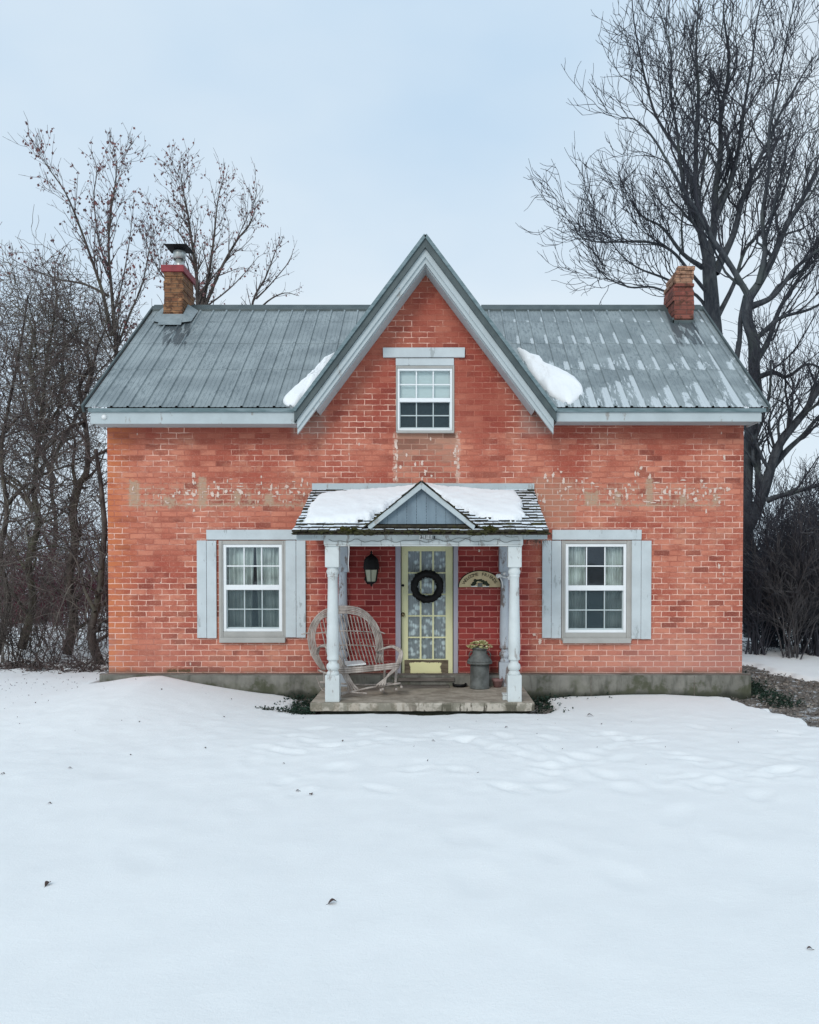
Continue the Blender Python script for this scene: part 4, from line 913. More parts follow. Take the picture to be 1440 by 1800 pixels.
# little gable: shingled slopes, rake boards, board face
mb = MB(); Yg0 = YPE-0.0
for s_ in (-1, 1):
    nrow = 9
    for k in range(nrow):
        h0 = GHW*1.06*(k+1)/nrow; h1 = GHW*1.06*max(0, k-0.2)/nrow; y = Yg0+rs_.uniform(-.01, .01)
        while y < -0.05:
            wd = rs_.uniform(.09, .16); y2 = min(y+wd, -.03); th = rs_.uniform(.012, .022); j = rs_.uniform(-.01, .01)
            def q(h, yy, up): return (GC+s_*(h+j), yy, GZ-GK*h+up)
            vs = [q(h0, y, .0), q(h0, y2-.003, .0), q(h1, y2-.003, -.004), q(h1, y, -.004), q(h0, y, th), q(h0, y2-.003, th), q(h1, y2-.003, .01), q(h1, y, .01)]
            mb.add(vs, [(0, 3, 2, 1), (4, 5, 6, 7), (0, 1, 5, 4), (1, 2, 6, 5), (2, 3, 7, 6), (3, 0, 4, 7)]); y += wd
gs = mb.build('porch_gable', M['shingle'], house)
mb = MB(); Yr = Yg0+.015
for s_ in (-1, 1):
    a = GHW-.03; d0, d1_ = 0.01, 0.085
    pts = [(GC, GZ-d0), (GC+s_*a, GZ-d0-GK*a), (GC+s_*(a-.02), GZ-d1_-GK*(a-.02)), (GC, GZ-d1_-.01)]
    mb.prism(pts if s_ < 0 else pts[::-1], Yr, Yr+.03)
mb.build('rake_board', M['trim'], gs, bevel=0.004)
mb = MB(); zb_ = PZ(921, Yr+.1); nbd = 9
for i in range(nbd):
    a = GC-.56+1.12*i/nbd; b_ = GC-.56+1.12*(i+1)/nbd-.003
    ta, tb = GZ-.05-GK*abs(a-GC), GZ-.05-GK*abs(b_-GC)
    if max(ta, tb) < zb_+.01: continue
    pts = [(a, zb_), (b_, zb_), (b_, max(tb, zb_+.001)), (a, max(ta, zb_+.001))]
    if a < GC < b_: pts = [(a, zb_), (b_, zb_), (b_, tb), (GC, GZ-.05), (a, ta)]
    mb.prism(pts, Yr+.085+rs_.uniform(0, .004), Yr+.11)
mb.build('gable_face', simple('blue_grey_boards', (0.20, 0.26, 0.30), (0.13, 0.17, 0.20), 5, 0.8, stretch=(1, 1, .4)), gs)
mb = MB(); mb.box(GC-.60, GC+.60, Yr+.02, Yr+.10, zb_-.045, zb_-.012); mb.box(GC-.62, GC+.62, Yr+.03, Yr+.2, zb_-.09, zb_-.05); mb.build('gable_ledge', M['shingle'], gs)
# snow pillows on the porch roof: thickness grown over shed and gable together
A = lambda px_, py_: Ppl(px_, py_, Vector((0, YPE, ZEv)), Vector((0, -(ZT-ZEv), YW-YPE)).normalized())
def pillow(name, poly_px, T, label, side):
    poly = [tuple(A(a, b_)[:2]) for a, b_ in poly_px]; xs = [p[0] for p in poly]; ys = [p[1] for p in poly]
    st = 0.02; X0, X1, Y0, Y1 = min(xs)-.1, max(xs)+.1, min(ys)-.1, max(ys)+.06; nx_ = int((X1-X0)/st)+1; ny_ = int((Y1-Y0)/st)+1; vs = []
    for j in range(ny_):
        for i in range(nx_):
            x, y = X0+i*st, Y0+j*st; d = -sdf(poly, x, y)+0.035*fbm(x*6, y*6, side)
            base = max(shed_z(y), gab_z(x) if y > YPE else -9); smooth_base = base+0.05*exp(-abs(shed_z(y)-gab_z(x))/0.10)
            if d <= 0: z = base-0.06
            else:
                r_ = min(1, d/0.11); z = smooth_base+T*sqrt(max(0, 1-(1-r_)**2.4))*(1+.18*fbm(x*2, y*2, side))+.008
            if y > -0.03: z = min(z, base+0.05)
            vs.append((x, min(y, -0.006), z))
    fs = []
    for j in range(ny_-1):
        for i in range(nx_-1):
            q = (j*nx_+i, j*nx_+i+1, (j+1)*nx_+i+1, (j+1)*nx_+i)
            if any(vs[k][2] > max(shed_z(vs[k][1]), gab_z(vs[k][0]) if vs[k][1] > YPE else -9)-.05 for k in q): fs.append(q)
    mb = MB(); mb.add(vs, fs, True); o = mb.build(name, M['roof_snow'], None, origin=(sum(xs)/len(xs), sum(ys)/len(ys), ZEv+.2)); tag(o, label, 'snow', 'snow lying on the roofs')
pillow('snow_patch', [(560, 876), (600, 870), (660, 866), (738, 860), (742, 872), (700, 885), (668, 905), (650, 915), (628, 921), (536, 925), (534, 920), (548, 890)], 0.085, 'smooth white snow slab on the porch roof, left of its small gable', 3.0)
pillow('snow_patch', [(744, 860), (830, 866), (905, 870), (917, 880), (921, 915), (905, 920), (870, 917), (842, 912), (815, 900), (778, 884), (743, 872)], 0.085, 'smooth white snow slab on the porch roof, right of its small gable', 6.0)
for i, (a, b_, l) in enumerate(((613, 930, 'olive moss clump on the porch eave, left of the small gable'), (860, 929, 'olive moss clump on the porch eave, right of the small gable'))):
    mb = MB()
    for k in range(9): q = P(a+rc.uniform(-11, 11), b_+rc.uniform(-2, 3), YPE-.01); mb.blob(q, rc.uniform(.03, .06), .04, rc.uniform(.018, .035), seed=k+i*9, amp=.5)
    for k in range(120):
        q = P(a+rc.gauss(0, 8), b_+rc.uniform(-4, 5), YPE-.03); d = Vector((rc.uniform(-1, 1), -rc.random(), rc.uniform(-1, .6)))*.02; mb.tube([q, q+d], [.002, .0008], 3)
    o = mb.build('moss_clump', M['moss'], None, origin=P(a, b_, YPE)); tag(o, l, 'moss', 'moss on the porch eave')
mb = MB()                                                      # twigs stuffed under the porch eave, right end
for k in range(70):
    q = P(945+rc.gauss(0, 9), 948+rc.uniform(-3, 3), Yb0+.03+rc.random()*.1); d = Vector((rc.gauss(0, .4), rc.gauss(0, .3), -rc.uniform(.1, 1))).normalized()*rc.uniform(.03, .13); mb.tube([q, q+d*.5+Vector((rc.gauss(0, .01), 0, 0)), q+d], [.003, .002, .001], 3)
tag(mb.build('bird_nest', M['oldwood'], None, origin=P(945, 948, Yb0)), 'tuft of dry twigs stuck under the right end of the porch eave', 'nest')
mb = MB(); pts = [P(613+0.6*sin(i*.9), 958+i*6, YPF-.1) for i in range(9)]; mb.tube(pts, [.008, .006, .005, .0045, .0045, .004, .004, .003, .002], 6)
mb.build('drip_cord', M['white'], beam_)

# ------------------------------------------------------------------ writing
def text_mb(txt, size, ext=0.003):
    cu = bpy.data.curves.new('t', 'FONT'); cu.body = txt; cu.size = size; cu.extrude = ext; cu.align_x = 'CENTER'; cu.align_y = 'CENTER'; cu.resolution_u = 3
    ob = bpy.data.objects.new('t', cu); COL.objects.link(ob); dg = bpy.context.evaluated_depsgraph_get(); dg.update()
    me = ob.evaluated_get(dg).to_mesh(); vs = [v.co.copy() for v in me.vertices]; fs = [tuple(p.vertices) for p in me.polygons]
    bpy.data.objects.remove(ob); bpy.data.curves.remove(cu); return vs, fs
def add_text(mb, txt, size, c, rot=0.0, bold=0.0):
    vs, fs = text_mb(txt, size); out = []
    for v in vs: x = v.x*cos(rot)-v.y*sin(rot); y = v.x*sin(rot)+v.y*cos(rot); out.append((c.x+x, c.y-v.z, c.z+y))
    mb.add(out, fs)
pl = thing('number_plate', P(748, 944, Yb0-.02), 'white number plate reading 211 on the porch beam', 'house number')
mb = MB()
for i, a in enumerate((740.5, 748.5, 756.0)): q = P(a, 944-.4*i, Yb0-.02); mb.box(q.x-.026, q.x+.026, q.y, q.y+.008, q.z-.033, q.z+.033, .001)
mb.build('tile', M['white'], pl, bevel=.002)
for a, t_ in ((740.5, '2'), (748.5, '1'), (756.0, '1')): mb = MB(); add_text(mb, t_, .068, P(a, 944, Yb0-.026)); mb.build('digit', M['black'], pl)
mb = MB(); q = P(763.5, 944, Yb0-.02); mb.box(q.x-.008, q.x+.008, q.y, q.y+.01, q.z-.02, q.z+.016); mb.build('hook', M['black'], pl)

sg = thing('welcome_sign', P(844, 1032, -.02), 'half round tan sign reading WELCOME FRIENDS on the brick', 'sign')
sc_ = P(844, 1032, -.03); Rw = (PX(881, -.03)-PX(807, -.03))/2; Rh = PZ(1004, -.03)-sc_.z
mb = MB(); pts = [(sc_.x+Rw*cos(pi*k/28), sc_.z+Rh*sin(pi*k/28)) for k in range(29)]; mb.prism(pts, -.03, -.012); mb.build('board', M['tan'], sg)
mb = MB(); pts = [(sc_.x+Rw*1.05*cos(pi*k/28), sc_.z+Rh*1.07*sin(pi*k/28)-.004) for k in range(29)]; mb.prism(pts, -.012, -.001); mb.build('backing', M['black'], sg)
mb = MB(); word = 'WELCOME FRIENDS'; n = len(word)
for i, c_ in enumerate(word):
    if c_ == ' ': continue
    a = pi*(0.875-0.75*i/(n-1)); q = Vector((sc_.x+Rw*.80*cos(a), -.033, sc_.z+Rh*.80*sin(a))); add_text(mb, c_, .066, q, math.atan2(cos(a)*Rh, sin(a)*Rw)*-1*1.0 if False else -(math.atan2(Rh*cos(a), Rw*sin(a))))
mb.build('lettering', M['inkb'], sg)
mb = MB()
for dx, dz, rx, rz in ((-.10, .055, .045, .035), (-.075, .095, .035, .03), (-.13, .035, .03, .025), (.09, .06, .05, .035), (.05, .085, .04, .025), (.13, .035, .04, .025), (0, .10, .05, .02)): mb.blob((sc_.x+dx*.85, -.031, sc_.z+dz), rx*.8, .004, rz*.8, seed=dx*40, amp=.3)
mb.build('painted_trees', M['inkg'], sg)
mb = MB(); mb.box(sc_.x-.035, sc_.x+.035, -.037, -.030, sc_.z+.004, sc_.z+.06); mb.build('painted_cottage', M['galv'], sg)
mb = MB(); mb.box(sc_.x-.13, sc_.x-.04, -.0335, -.030, sc_.z+.004, sc_.z+.016); mb.box(sc_.x+.04, sc_.x+.13, -.0335, -.030, sc_.z+.004, sc_.z+.014); mb.build('painted_snow', M['white'], sg)

# wreath
wr = thing('wreath', P(751, 1031, YD), 'dark bare twig wreath hanging on the yellow door', 'wreath'); mb = MB(); wc = P(751, 1031, YD-.04); Rr = (PX(780, YD)-PX(722, YD))/2
mb.torus(wc, Rr*.78, Rr*.22, 56, 10, .22)
for k in range(520):
    a = rc.uniform(0, 2*pi); r_ = Rr*rc.gauss(.76, .10); q = wc+Vector((r_*cos(a), rc.uniform(-.035, .02), r_*sin(a))); tdir = Vector((-sin(a), rc.uniform(-.3, .2), cos(a)))*rc.choice((-1, 1)); o_ = Vector((cos(a), 0, sin(a)))*rc.uniform(-.55, .55)
    d = (tdir+o_).normalized()*rc.uniform(.03, .07); mb.tube([q, q+d*.5+Vector((0, rc.uniform(-.006, .006), 0)), q+d], [.004, .003, .001], 3)
mb.build('twig_ring', M['black'], wr)
# lantern
ln = thing('wall_lantern', P(653, 1010, -.02), 'black iron lantern with cloudy glass on the brick, left of the door', 'lantern'); lc = P(653, 1000, -.13)
u_ = 1440/11.9
mb = MB(); L = lambda py_: PZ(py_, -.13)
mb.lathe(lc.x, lc.y, [(.02, L(974)), (.035, L(976)), (.075, L(979)), (.105, L(984)), (.118, L(992)), (.122, L(999)), (.110, L(1001.5))][::-1], 8, smooth=False)
mb.lathe(lc.x, lc.y, [(.012, L(974)), (.018, L(971)), (.004, L(968))], 8)
mb.lathe(lc.x, lc.y, [(.070, L(1022)), (.066, L(1025)), (.02, L(1027)), (.012, L(1031))][::-1], 6, smooth=False)
for k in range(6): a = 2*pi*(k+.5)/6; mb.beam((lc.x+.108*cos(a), lc.y+.108*sin(a), L(1001)), (lc.x+.076*cos(a), lc.y+.076*sin(a), L(1023)), .010, .010, Vector((cos(a), sin(a), 0)))
mb.build('cage', M['black'], ln); mb = MB(); mb.lathe(lc.x, lc.y, [(.070, L(1022)), (.100, L(1001.5))], 6, smooth=False); mb.build('lamp_glass', M['lampglass'], ln)
mb = MB(); mb.box(lc.x-.045, lc.x+.045, -.022, -.001, L(1003), L(980)); mb.tube([(lc.x, -.02, L(995)), (lc.x-.07, -.05, L(1010)), (lc.x-.10, -.07, L(1018)), (lc.x-.06, -.10, L(1026)), (lc.x, -.13, L(1026))], .011, 6); mb.build('bracket', M['black'], ln)
# flood light
fl_ = thing('flood_light', P(887, 1010, -.16), 'white twin floodlight with sensor on the right rear porch post', 'floodlight')
def pod(a, b_, d, r_=.032, ln_=.07):
    q = P(a, b_, -.22); d = Vector(d).normalized(); mb = MB(); mb.tube([q-d*ln_*.6, q-d*ln_*.4, q, q+d*ln_*.35, q+d*ln_*.38], [r_*.35, r_*.75, r_*.85, r_, r_*.9], 14); return mb
pod(876.5, 1012, (-.6, -.6, -.25)).build('lamp_head', M['white'], fl_); pod(886.5, 1008, (0, -.5, .6), .022, .05).build('sensor', M['white'], fl_); pod(895, 1015, (.3, -.8, -.2), .032, .06).build('lamp_head', M['white'], fl_)
mb = MB(); mb.tube([P(879, 1014, -.2), P(883, 1024, -.17), P(884, 1034, -.165)], .008, 6); mb.tube([P(879, 1012, -.2), P(887, 1015, -.165), P(895, 1014, -.2)], .012, 8); mb.build('arm', M['white'], fl_)
# milk can with dried flowers
YM = -0.30; mcx = PX(843.5, YM); Z_ = lambda py_: PZ(py_, YM); uu = lambda w: w/1440*11.7
can = thing('milk_can', (mcx, YM, ZP), 'grey zinc milk can standing right of the door', 'milk can')
mb = MB(); mb.lathe(mcx, YM, [(uu(17), ZP+.002), (uu(17.6), ZP+.006), (uu(17.6), ZP+.022), (uu(16.6), ZP+.026), (uu(16.6), Z_(1168))], 32)
mb.lathe(mcx, YM, [(uu(16.6), Z_(1168)), (uu(22.2), Z_(1166)), (uu(22.4), Z_(1163))], 32); mb.lathe(mcx, YM, [(uu(22.4), Z_(1163)), (uu(20.5), Z_(1159)), (uu(13), Z_(1149)), (uu(12.6), Z_(1142))], 32); mb.lathe(mcx, YM, [(uu(12.6), Z_(1142)), (uu(15.5), Z_(1140)), (uu(15.5), Z_(1137)), (uu(12), Z_(1137))], 32)
mb.build('body', M['galv'], can)
for s_ in (-1, 1):
    mb = MB(); mb.tube([(mcx+s_*uu(12), YM-.03, Z_(1147)), (mcx+s_*uu(16), YM-.05, Z_(1144)), (mcx+s_*uu(19), YM-.05, Z_(1150)), (mcx+s_*uu(18), YM-.03, Z_(1157))], .007, 6); mb.build('handle', M['galv'], can)
fw = thing('dried_flowers', (mcx, YM, Z_(1139)), 'bunch of pale yellow dried flowers in the milk can', 'flowers'); mb = MB()
for k in range(110):
    a = rc.uniform(0, 2*pi); r_ = sqrt(rc.random())*uu(21); h = Z_(1140)+.02+.08*(1-(r_/uu(21))**2)+rc.uniform(-.012, .012); q = Vector((mcx+r_*cos(a), YM+r_*.8*sin(a), h))
    for j in range(9):
        b_ = 2*pi*j/9+rc.random(); d = Vector((cos(b_), sin(b_), rc.uniform(-.2, .5)))*rc.uniform(.022, .040); s2 = Vector((-sin(b_), cos(b_), 0))*.015; mb.quad(q, q+d*.6+s2, q+d, q+d*.6-s2)
mb.build('petals', M['flower'], fw); mb = MB()
for k in range(30): a = rc.uniform(0, 2*pi); r_ = rc.random()*.1; mb.tube([(mcx+r_*.6*cos(a), YM+r_*.6*sin(a), Z_(1146)), (mcx+r_*1.3*cos(a), YM+r_*1.2*sin(a), Z_(1137)+.02)], .003, 4)
mb.build('stems', M['leaf_green'], fw)
# clay pot, black dish, small box
mb = MB(); cx_ = PX(875, -.2); mb.lathe(cx_, -.2, [(.055, ZP+.002), (.072, ZP+.085), (.082, ZP+.09), (.084, ZP+.125), (.07, ZP+.125), (.06, ZP+.10)], 22); q_ = mb.build('flower_pot', M['clay'], None, origin=(cx_, -.2, ZP)); tag(q_, 'small faded clay flower pot beside the milk can', 'flower pot')
mb = MB(); cx_ = PX(808, -.12); mb.lathe(cx_, -.16, [(.06, ZP+.002), (.10, ZP+.012), (.105, ZP+.05), (.095, ZP+.05), (.085, ZP+.02)], 22); q_ = mb.build('boot_tray', M['black'], None, origin=(cx_, -.16, ZP)); tag(q_, 'low black dish on the porch floor against the brick', 'dish')
mb = MB(); q = P(889, 1226, -1.28); mb.box(q.x-.04, q.x+.045, -1.32, -1.20, ZP+.002, ZP+.03); mb.box(q.x-.036, q.x+.036, -1.31, -1.21, ZP+.03, ZP+.07); mb.box(q.x-.045, q.x+.05, -1.325, -1.195, ZP+.07, ZP+.085); q_ = mb.build('wooden_block', M['post'], None, origin=(q.x, -1.26, ZP), bevel=.004); tag(q_, 'small white painted block beside the right front post', 'block')

# ------------------------------------------------------------------ bent willow settee
be = thing('willow_settee', P(625, 1205, -.75)*1.0, 'bent willow settee with a tall arched back on the porch', 'bench')
def spl(pts, k=8):
    pts = [Vector(p) for p in pts]; out = []; e = [pts[0]*2-pts[1]]+pts+[pts[-1]*2-pts[-2]]
    for i in range(1, len(e)-2):
        for j in range(k):
            t = j/k; a, b_, c, d = e[i-1], e[i], e[i+1], e[i+2]
            out.append(0.5*((2*b_)+(c-a)*t+(2*a-5*b_+4*c-d)*t*t+(3*b_-a-3*c+d)*t**3))
    return out+[pts[-1]]
def rod(mb, pp, r_=.011, k=8, n=7): s = spl(pp, k); mb.tube([p+Vector((rc.uniform(-.0015, .0015),)*3) for p in s], r_, n)
S = lambda a, b_, y: P(a, b_, y)
YBk, YFr = -0.50, -1.02
mb = MB()
for o in range(5):
    dx = o*2.8; rod(mb, [S(566+dx*.6, 1178, YBk), S(548+dx, 1150, YBk-.0), S(542+dx, 1118, YBk+.04), S(551+dx, 1091-dx*.0, YBk+.08), S(572+dx*.6, 1072+dx*.9, YBk+.1), S(604, 1066+dx, YBk+.12), S(637-dx*.5, 1072+dx*.9, YBk+.1), S(661-dx, 1096, YBk+.07), S(672-dx, 1128, YBk+.03), S(673-dx, 1165, YBk)], .0095 if o % 2 else .012)
mb.build('back_hoop', M['willow'], be)
mb = MB()
for i in range(16):
    t = i/15; xt = 562+(652-562)*t; u = (xt-605)/62; yt = 1078+20*u*u*1.0+3; xb = 577+(672-577)*t+4
    rod(mb, [S(xt, yt, YBk+.09), S(xt+(xb-xt)*.35+2, yt+(1170-yt)*.5, YBk+.06), S(xb, 1172, YBk-.06)], .0085, 6, 5)
for yy, a, b_ in ((1111, 553, 666), (1136, 558, 670)): rod(mb, [S(a, yy+2, YBk+.055), S((a+b_)/2, yy-2, YBk+.075), S(b_, yy+1, YBk+.055)], .008)
rod(mb, [S(530, 1115, YBk), S(545, 1112, YBk+.03)], .009); rod(mb, [S(664, 1109, YBk), S(677, 1114, YBk+.02)], .008)
mb.build('back_spindles', M['willow'], be)
mb = MB()
for o in range(4):
    dx = o*3.4
    rod(mb, [S(556+dx*.3, 1150, YBk), S(560+dx*.4, 1138-dx*.3, YBk-.15), S(572+dx, 1137, YFr+.25), S(586+dx, 1154, YFr+.1), S(600+dx*.8, 1180, YFr+.02), S(611+dx, 1203, YFr-.02), S(613+dx*2.0, 1215, YFr-.03)], .013)
mb.build('armrest', M['willow'], be)
mb = MB()
for o in range(4):
    dx = o*3.0
    rod(mb, [S(663, 1146-dx*.2, YBk-.02), S(672, 1141, YBk-.15), S(690, 1136+dx*.2, YFr+.35), S(704-dx*.3, 1142+dx*.4, YFr+.2), S(707-dx*.5, 1152, YFr+.1), S(700-dx*.6, 1172, YFr+.03), S(683-dx*.3, 1188+dx*.2, YFr), S(662+dx*1.6, 1205, YFr-.02)], .0135)
mb.build('armrest', M['willow'], be)
mb = MB()
for dy in (0, 3.9, 7.6): rod(mb, [S(592, 1176+dy, YFr), S(640, 1173+dy*.9, YFr), S(702, 1166+dy, YFr+.02)], .0155)
for i in range(8):
    t = i/7; rod(mb, [S(595+100*t, 1175-6*t, YFr+.01), S(578+96*t, 1171-2*t, YBk-.03)], .010, 4)
rod(mb, [S(560, 1178, YBk-.1), S(572, 1183, YFr+.3), S(592, 1187, YFr)], .014)
mb.build('seat', M['willow'], be)
mb = MB()
for pp_, r_ in (([S(570, 1180, YBk), S(571, 1208, YBk)], .017), ([S(697, 1174, YFr+.15), S(695, 1205, YFr+.15)], .02), ([S(590, 1183, YFr), S(588, 1222, YFr)], .02), ([S(676, 1172, YBk), S(676, 1205, YBk)], .016)):
    mb = MB(); rod(mb, pp_, r_, 4); mb.build('leg', M['willow'], be)
mb = MB()
rod(mb, [S(596, 1222, YFr-.1), S(650, 1209, YFr-.02), S(704, 1201, YFr+.1)], .014); rod(mb, [S(585, 1220, YFr-.05), S(612, 1217, YFr-.08), S(645, 1219, YFr-.16)], .011); rod(mb, [S(556, 1190, YBk), S(566, 1212, YFr+.2), S(582, 1219, YFr)], .006)
for a, b_ in ((670, 1213), (673, 1212), (697, 1212), (706, 1208)): rod(mb, [S(a, b_, YFr-.02), S(a-1, b_-2, YFr+.35)], .018, 3)
rod(mb, [S(562, 1199, YBk-.1), S(640, 1204, YBk-.05), S(690, 1201, YBk)], .012)
mb.build('base_rail', M['willow'], be)
mb = MB(); a, b_, c, d = S(610, 1172, YFr+.06), S(644, 1169, YFr+.06), S(637, 1163, YFr+.34), S(606, 1165, YFr+.34)
up = Vector((0, 0, .022)); mb.add([a, b_, c, d, a+up, b_+up, c+up, d+up], [(0, 3, 2, 1), (4, 5, 6, 7), (0, 1, 5, 4), (1, 2, 6, 5), (2, 3, 7, 6), (3, 0, 4, 7)])
cu = mb.build('seat_pad', M['white'], None, origin=a, bevel=.008); tag(cu, 'folded white pad lying on the willow settee', 'cushion')

# ------------------------------------------------------------------ trees
def rotv(d, ax, a): return Matrix.Rotation(a, 3, ax) @ d
def walk(p, d, L, n, wig, trop, R):
    pts = [p.copy()]; d = d.normalized()
    for i in range(n):
        d = (d+Vector((R.gauss(0, wig), R.gauss(0, wig), R.gauss(0, wig)+trop))).normalized(); p = p+d*(L/n); pts.append(p.copy())
    return pts
def grow(tm, cm, pts, r0, r1, lev, cfg, R, leaves):
    n = len(pts); rs = [r0+(r1-r0)*(i/(n-1))**cfg.get('tap', .62) for i in range(n)]
    m = tm if r0 > cfg['trunk_r'] else cm
    m.tube(pts, rs, 7 if r0 > .08 else (5 if r0 > .03 else 3), cap=False)
    if leaves is not None and r0 < cfg.get('leaf_r', .012) and pts[-1].z > cfg.get('leaf_z', -9):
        for p in pts[1:]:
            if R.random() < cfg['leaf']: leaves.append(p)
    if lev >= cfg['levels']: return
    L = sum((pts[i+1]-pts[i]).length for i in range(n-1)); k = cfg['n'][lev]; k = max(1, int(k*L/cfg['L0'][lev]+.5)) if cfg.get('dens', True) else k
    for c in range(k):
        t = cfg['t0'][lev]+(1-cfg['t0'][lev])*(c+R.random())/k; f = t*(n-1); i = min(int(f), n-2); p = pts[i].lerp(pts[i+1], f-i); d = (pts[i+1]-pts[i]).normalized()
        ax = rotv(d.orthogonal().normalized(), d, R.uniform(0, 2*pi)); a = radians(R.gauss(cfg['ang'][lev], 9)); d2 = rotv(d, ax, a)
        rr = (r0+(r1-r0)*t**.8); cr = max(cfg['rmin'], min(rr*.8, rr*R.uniform(.38, .62))); LL = cfg['len'][lev]*R.uniform(.55, 1.25)*(1.2-cfg.get('tl', .65)*t)
        ns = max(3, int(LL/cfg['seg'][min(lev, len(cfg['seg'])-1)]))
        grow(tm, cm, walk(p, d2, LL, ns, cfg['wig'], cfg['trop'], R), cr, max(cfg['rmin']*.6, cr*.28), lev+1, cfg, R, leaves)
def limb(trace, Y, dY=0.0, jit=0.0):
    n = len(trace); return spl([P(a, b_, Y+dY*i/(n-1)) for i, (a, b_) in enumerate(trace)], 4)
def leafmesh(pts, R, size, mat_, par, name='leaves'):
    mb = MB()
    for p in pts:
        for _ in range(1 if R.random() < .6 else 2):
            d = Vector((R.gauss(0, .5), R.gauss(0, .5), -1)).normalized(); s = size*R.uniform(.6, 1.3); w = rotv(d.orthogonal().normalized(), d, R.uniform(0, 6.3))*s*.38
            q = p+d*.02; mb.quad(q, q+d*s*.5+w, q+d*s, q+d*s*.5-w)
    return mb.build(name, mat_, par)
def make_tree(name, label, group, base, limbs, cfg, seed, bark, twig, leafm=None, leaf_size=.05, cat='tree'):
    R = random.Random(seed); t = thing(name, base, label, cat, group); tm, cm = MB(), MB(); lv = [] if leafm else None
    for pts, r0, r1, lev in limbs: grow(tm, cm, pts, r0, r1, lev, cfg, R, lv)
    if tm.v: tm.build('trunk', bark, t)
    cm.build('crown', twig, t)
    if lv: leafmesh(lv, R, leaf_size, leafm, t)
    return t
pm = lambda px_, D: px_*D/1440.0     # pixels -> metres at distance D
# --- two tall bare trees at the right, behind the house
CFG_R = dict(levels=3, tl=.85, trunk_r=.035, n=[11, 8, 5], L0=[4.0, 2.6, 1.5], t0=[.15, .12, .12], ang=[25, 29, 33], len=[2.7, 1.45, .8], seg=[.18, .14, .11], wig=.19, trop=.105, rmin=.0078)
YT = 7.0
R1 = [
    (limb([(1322, 1120), (1316, 1000), (1312, 930), (1311, 880), (1313, 820), (1320, 760), (1330, 700), (1326, 650), (1325, 600), (1314, 560), (1316, 524)], YT), .19, .12, 9),
    (limb([(1314, 560), (1316, 524), (1302, 496), (1276, 453), (1252, 418), (1232, 380), (1205, 340), (1180, 296), (1151, 246), (1120, 212), (1092, 206)], YT, -.8), .10, .012, 0),
    (limb([(1316, 524), (1333, 500), (1356, 459), (1381, 400), (1400, 368), (1427, 320), (1450, 270), (1470, 200)], YT, .4), .12, .03, 0),
    (limb([(1333, 500), (1345, 440), (1340, 380), (1352, 300), (1352, 230), (1368, 150), (1380, 80), (1400, -10)], YT, -.6), .08, .012, 0),
    (limb([(1318, 540), (1360, 520), (1400, 470), (1450, 430), (1500, 380)], YT, -.9), .09, .02, 0),
    (limb([(1325, 600), (1370, 560), (1420, 545), (1470, 520)], YT, -.8), .07, .02, 0),
    (limb([(1326, 640), (1350, 600), (1372, 540), (1410, 480), (1440, 420), (1470, 350)], YT, .9), .09, .02, 0),
    (limb([(1300, 600), (1292, 655), (1300, 600), (1302, 560), (1310, 520)], YT, .2), .07, .05, 3),
    (limb([(1328, 665), (1360, 655), (1385, 662), (1420, 640), (1460, 655)], YT, -1.2), .08, .02, 0),
    (limb([(1312, 930), (1330, 895), (1345, 858), (1356, 820), (1370, 782), (1400, 742), (1418, 720), (1436, 686), (1470, 620), (1500, 560)], YT, -1.0), .17, .05, 0),
    (limb([(1356, 823), (1385, 790), (1412, 765), (1440, 732), (1480, 700)], YT, -.4), .09, .03, 0),
    (limb([(1348, 880), (1370, 872), (1400, 864), (1440, 852), (1490, 835)], YT-.5, -.6), .075, .04, 1),
    (limb([(1345, 858), (1362, 800), (1352, 740), (1372, 690), (1380, 620)], YT, -.9), .055, .012, 0),
    (limb([(1313, 820), (1335, 780), (1360, 750), (1400, 700)], YT, -.9), .05, .012, 0),
]
make_tree('bare_tree', 'tall bare tree with a forked dark trunk just right of the house', 'bare trees behind the house', P(1322, 1140, YT), R1, CFG_R, 11, M['bark_r'], M['twig_r'])
YT2 = 9.0
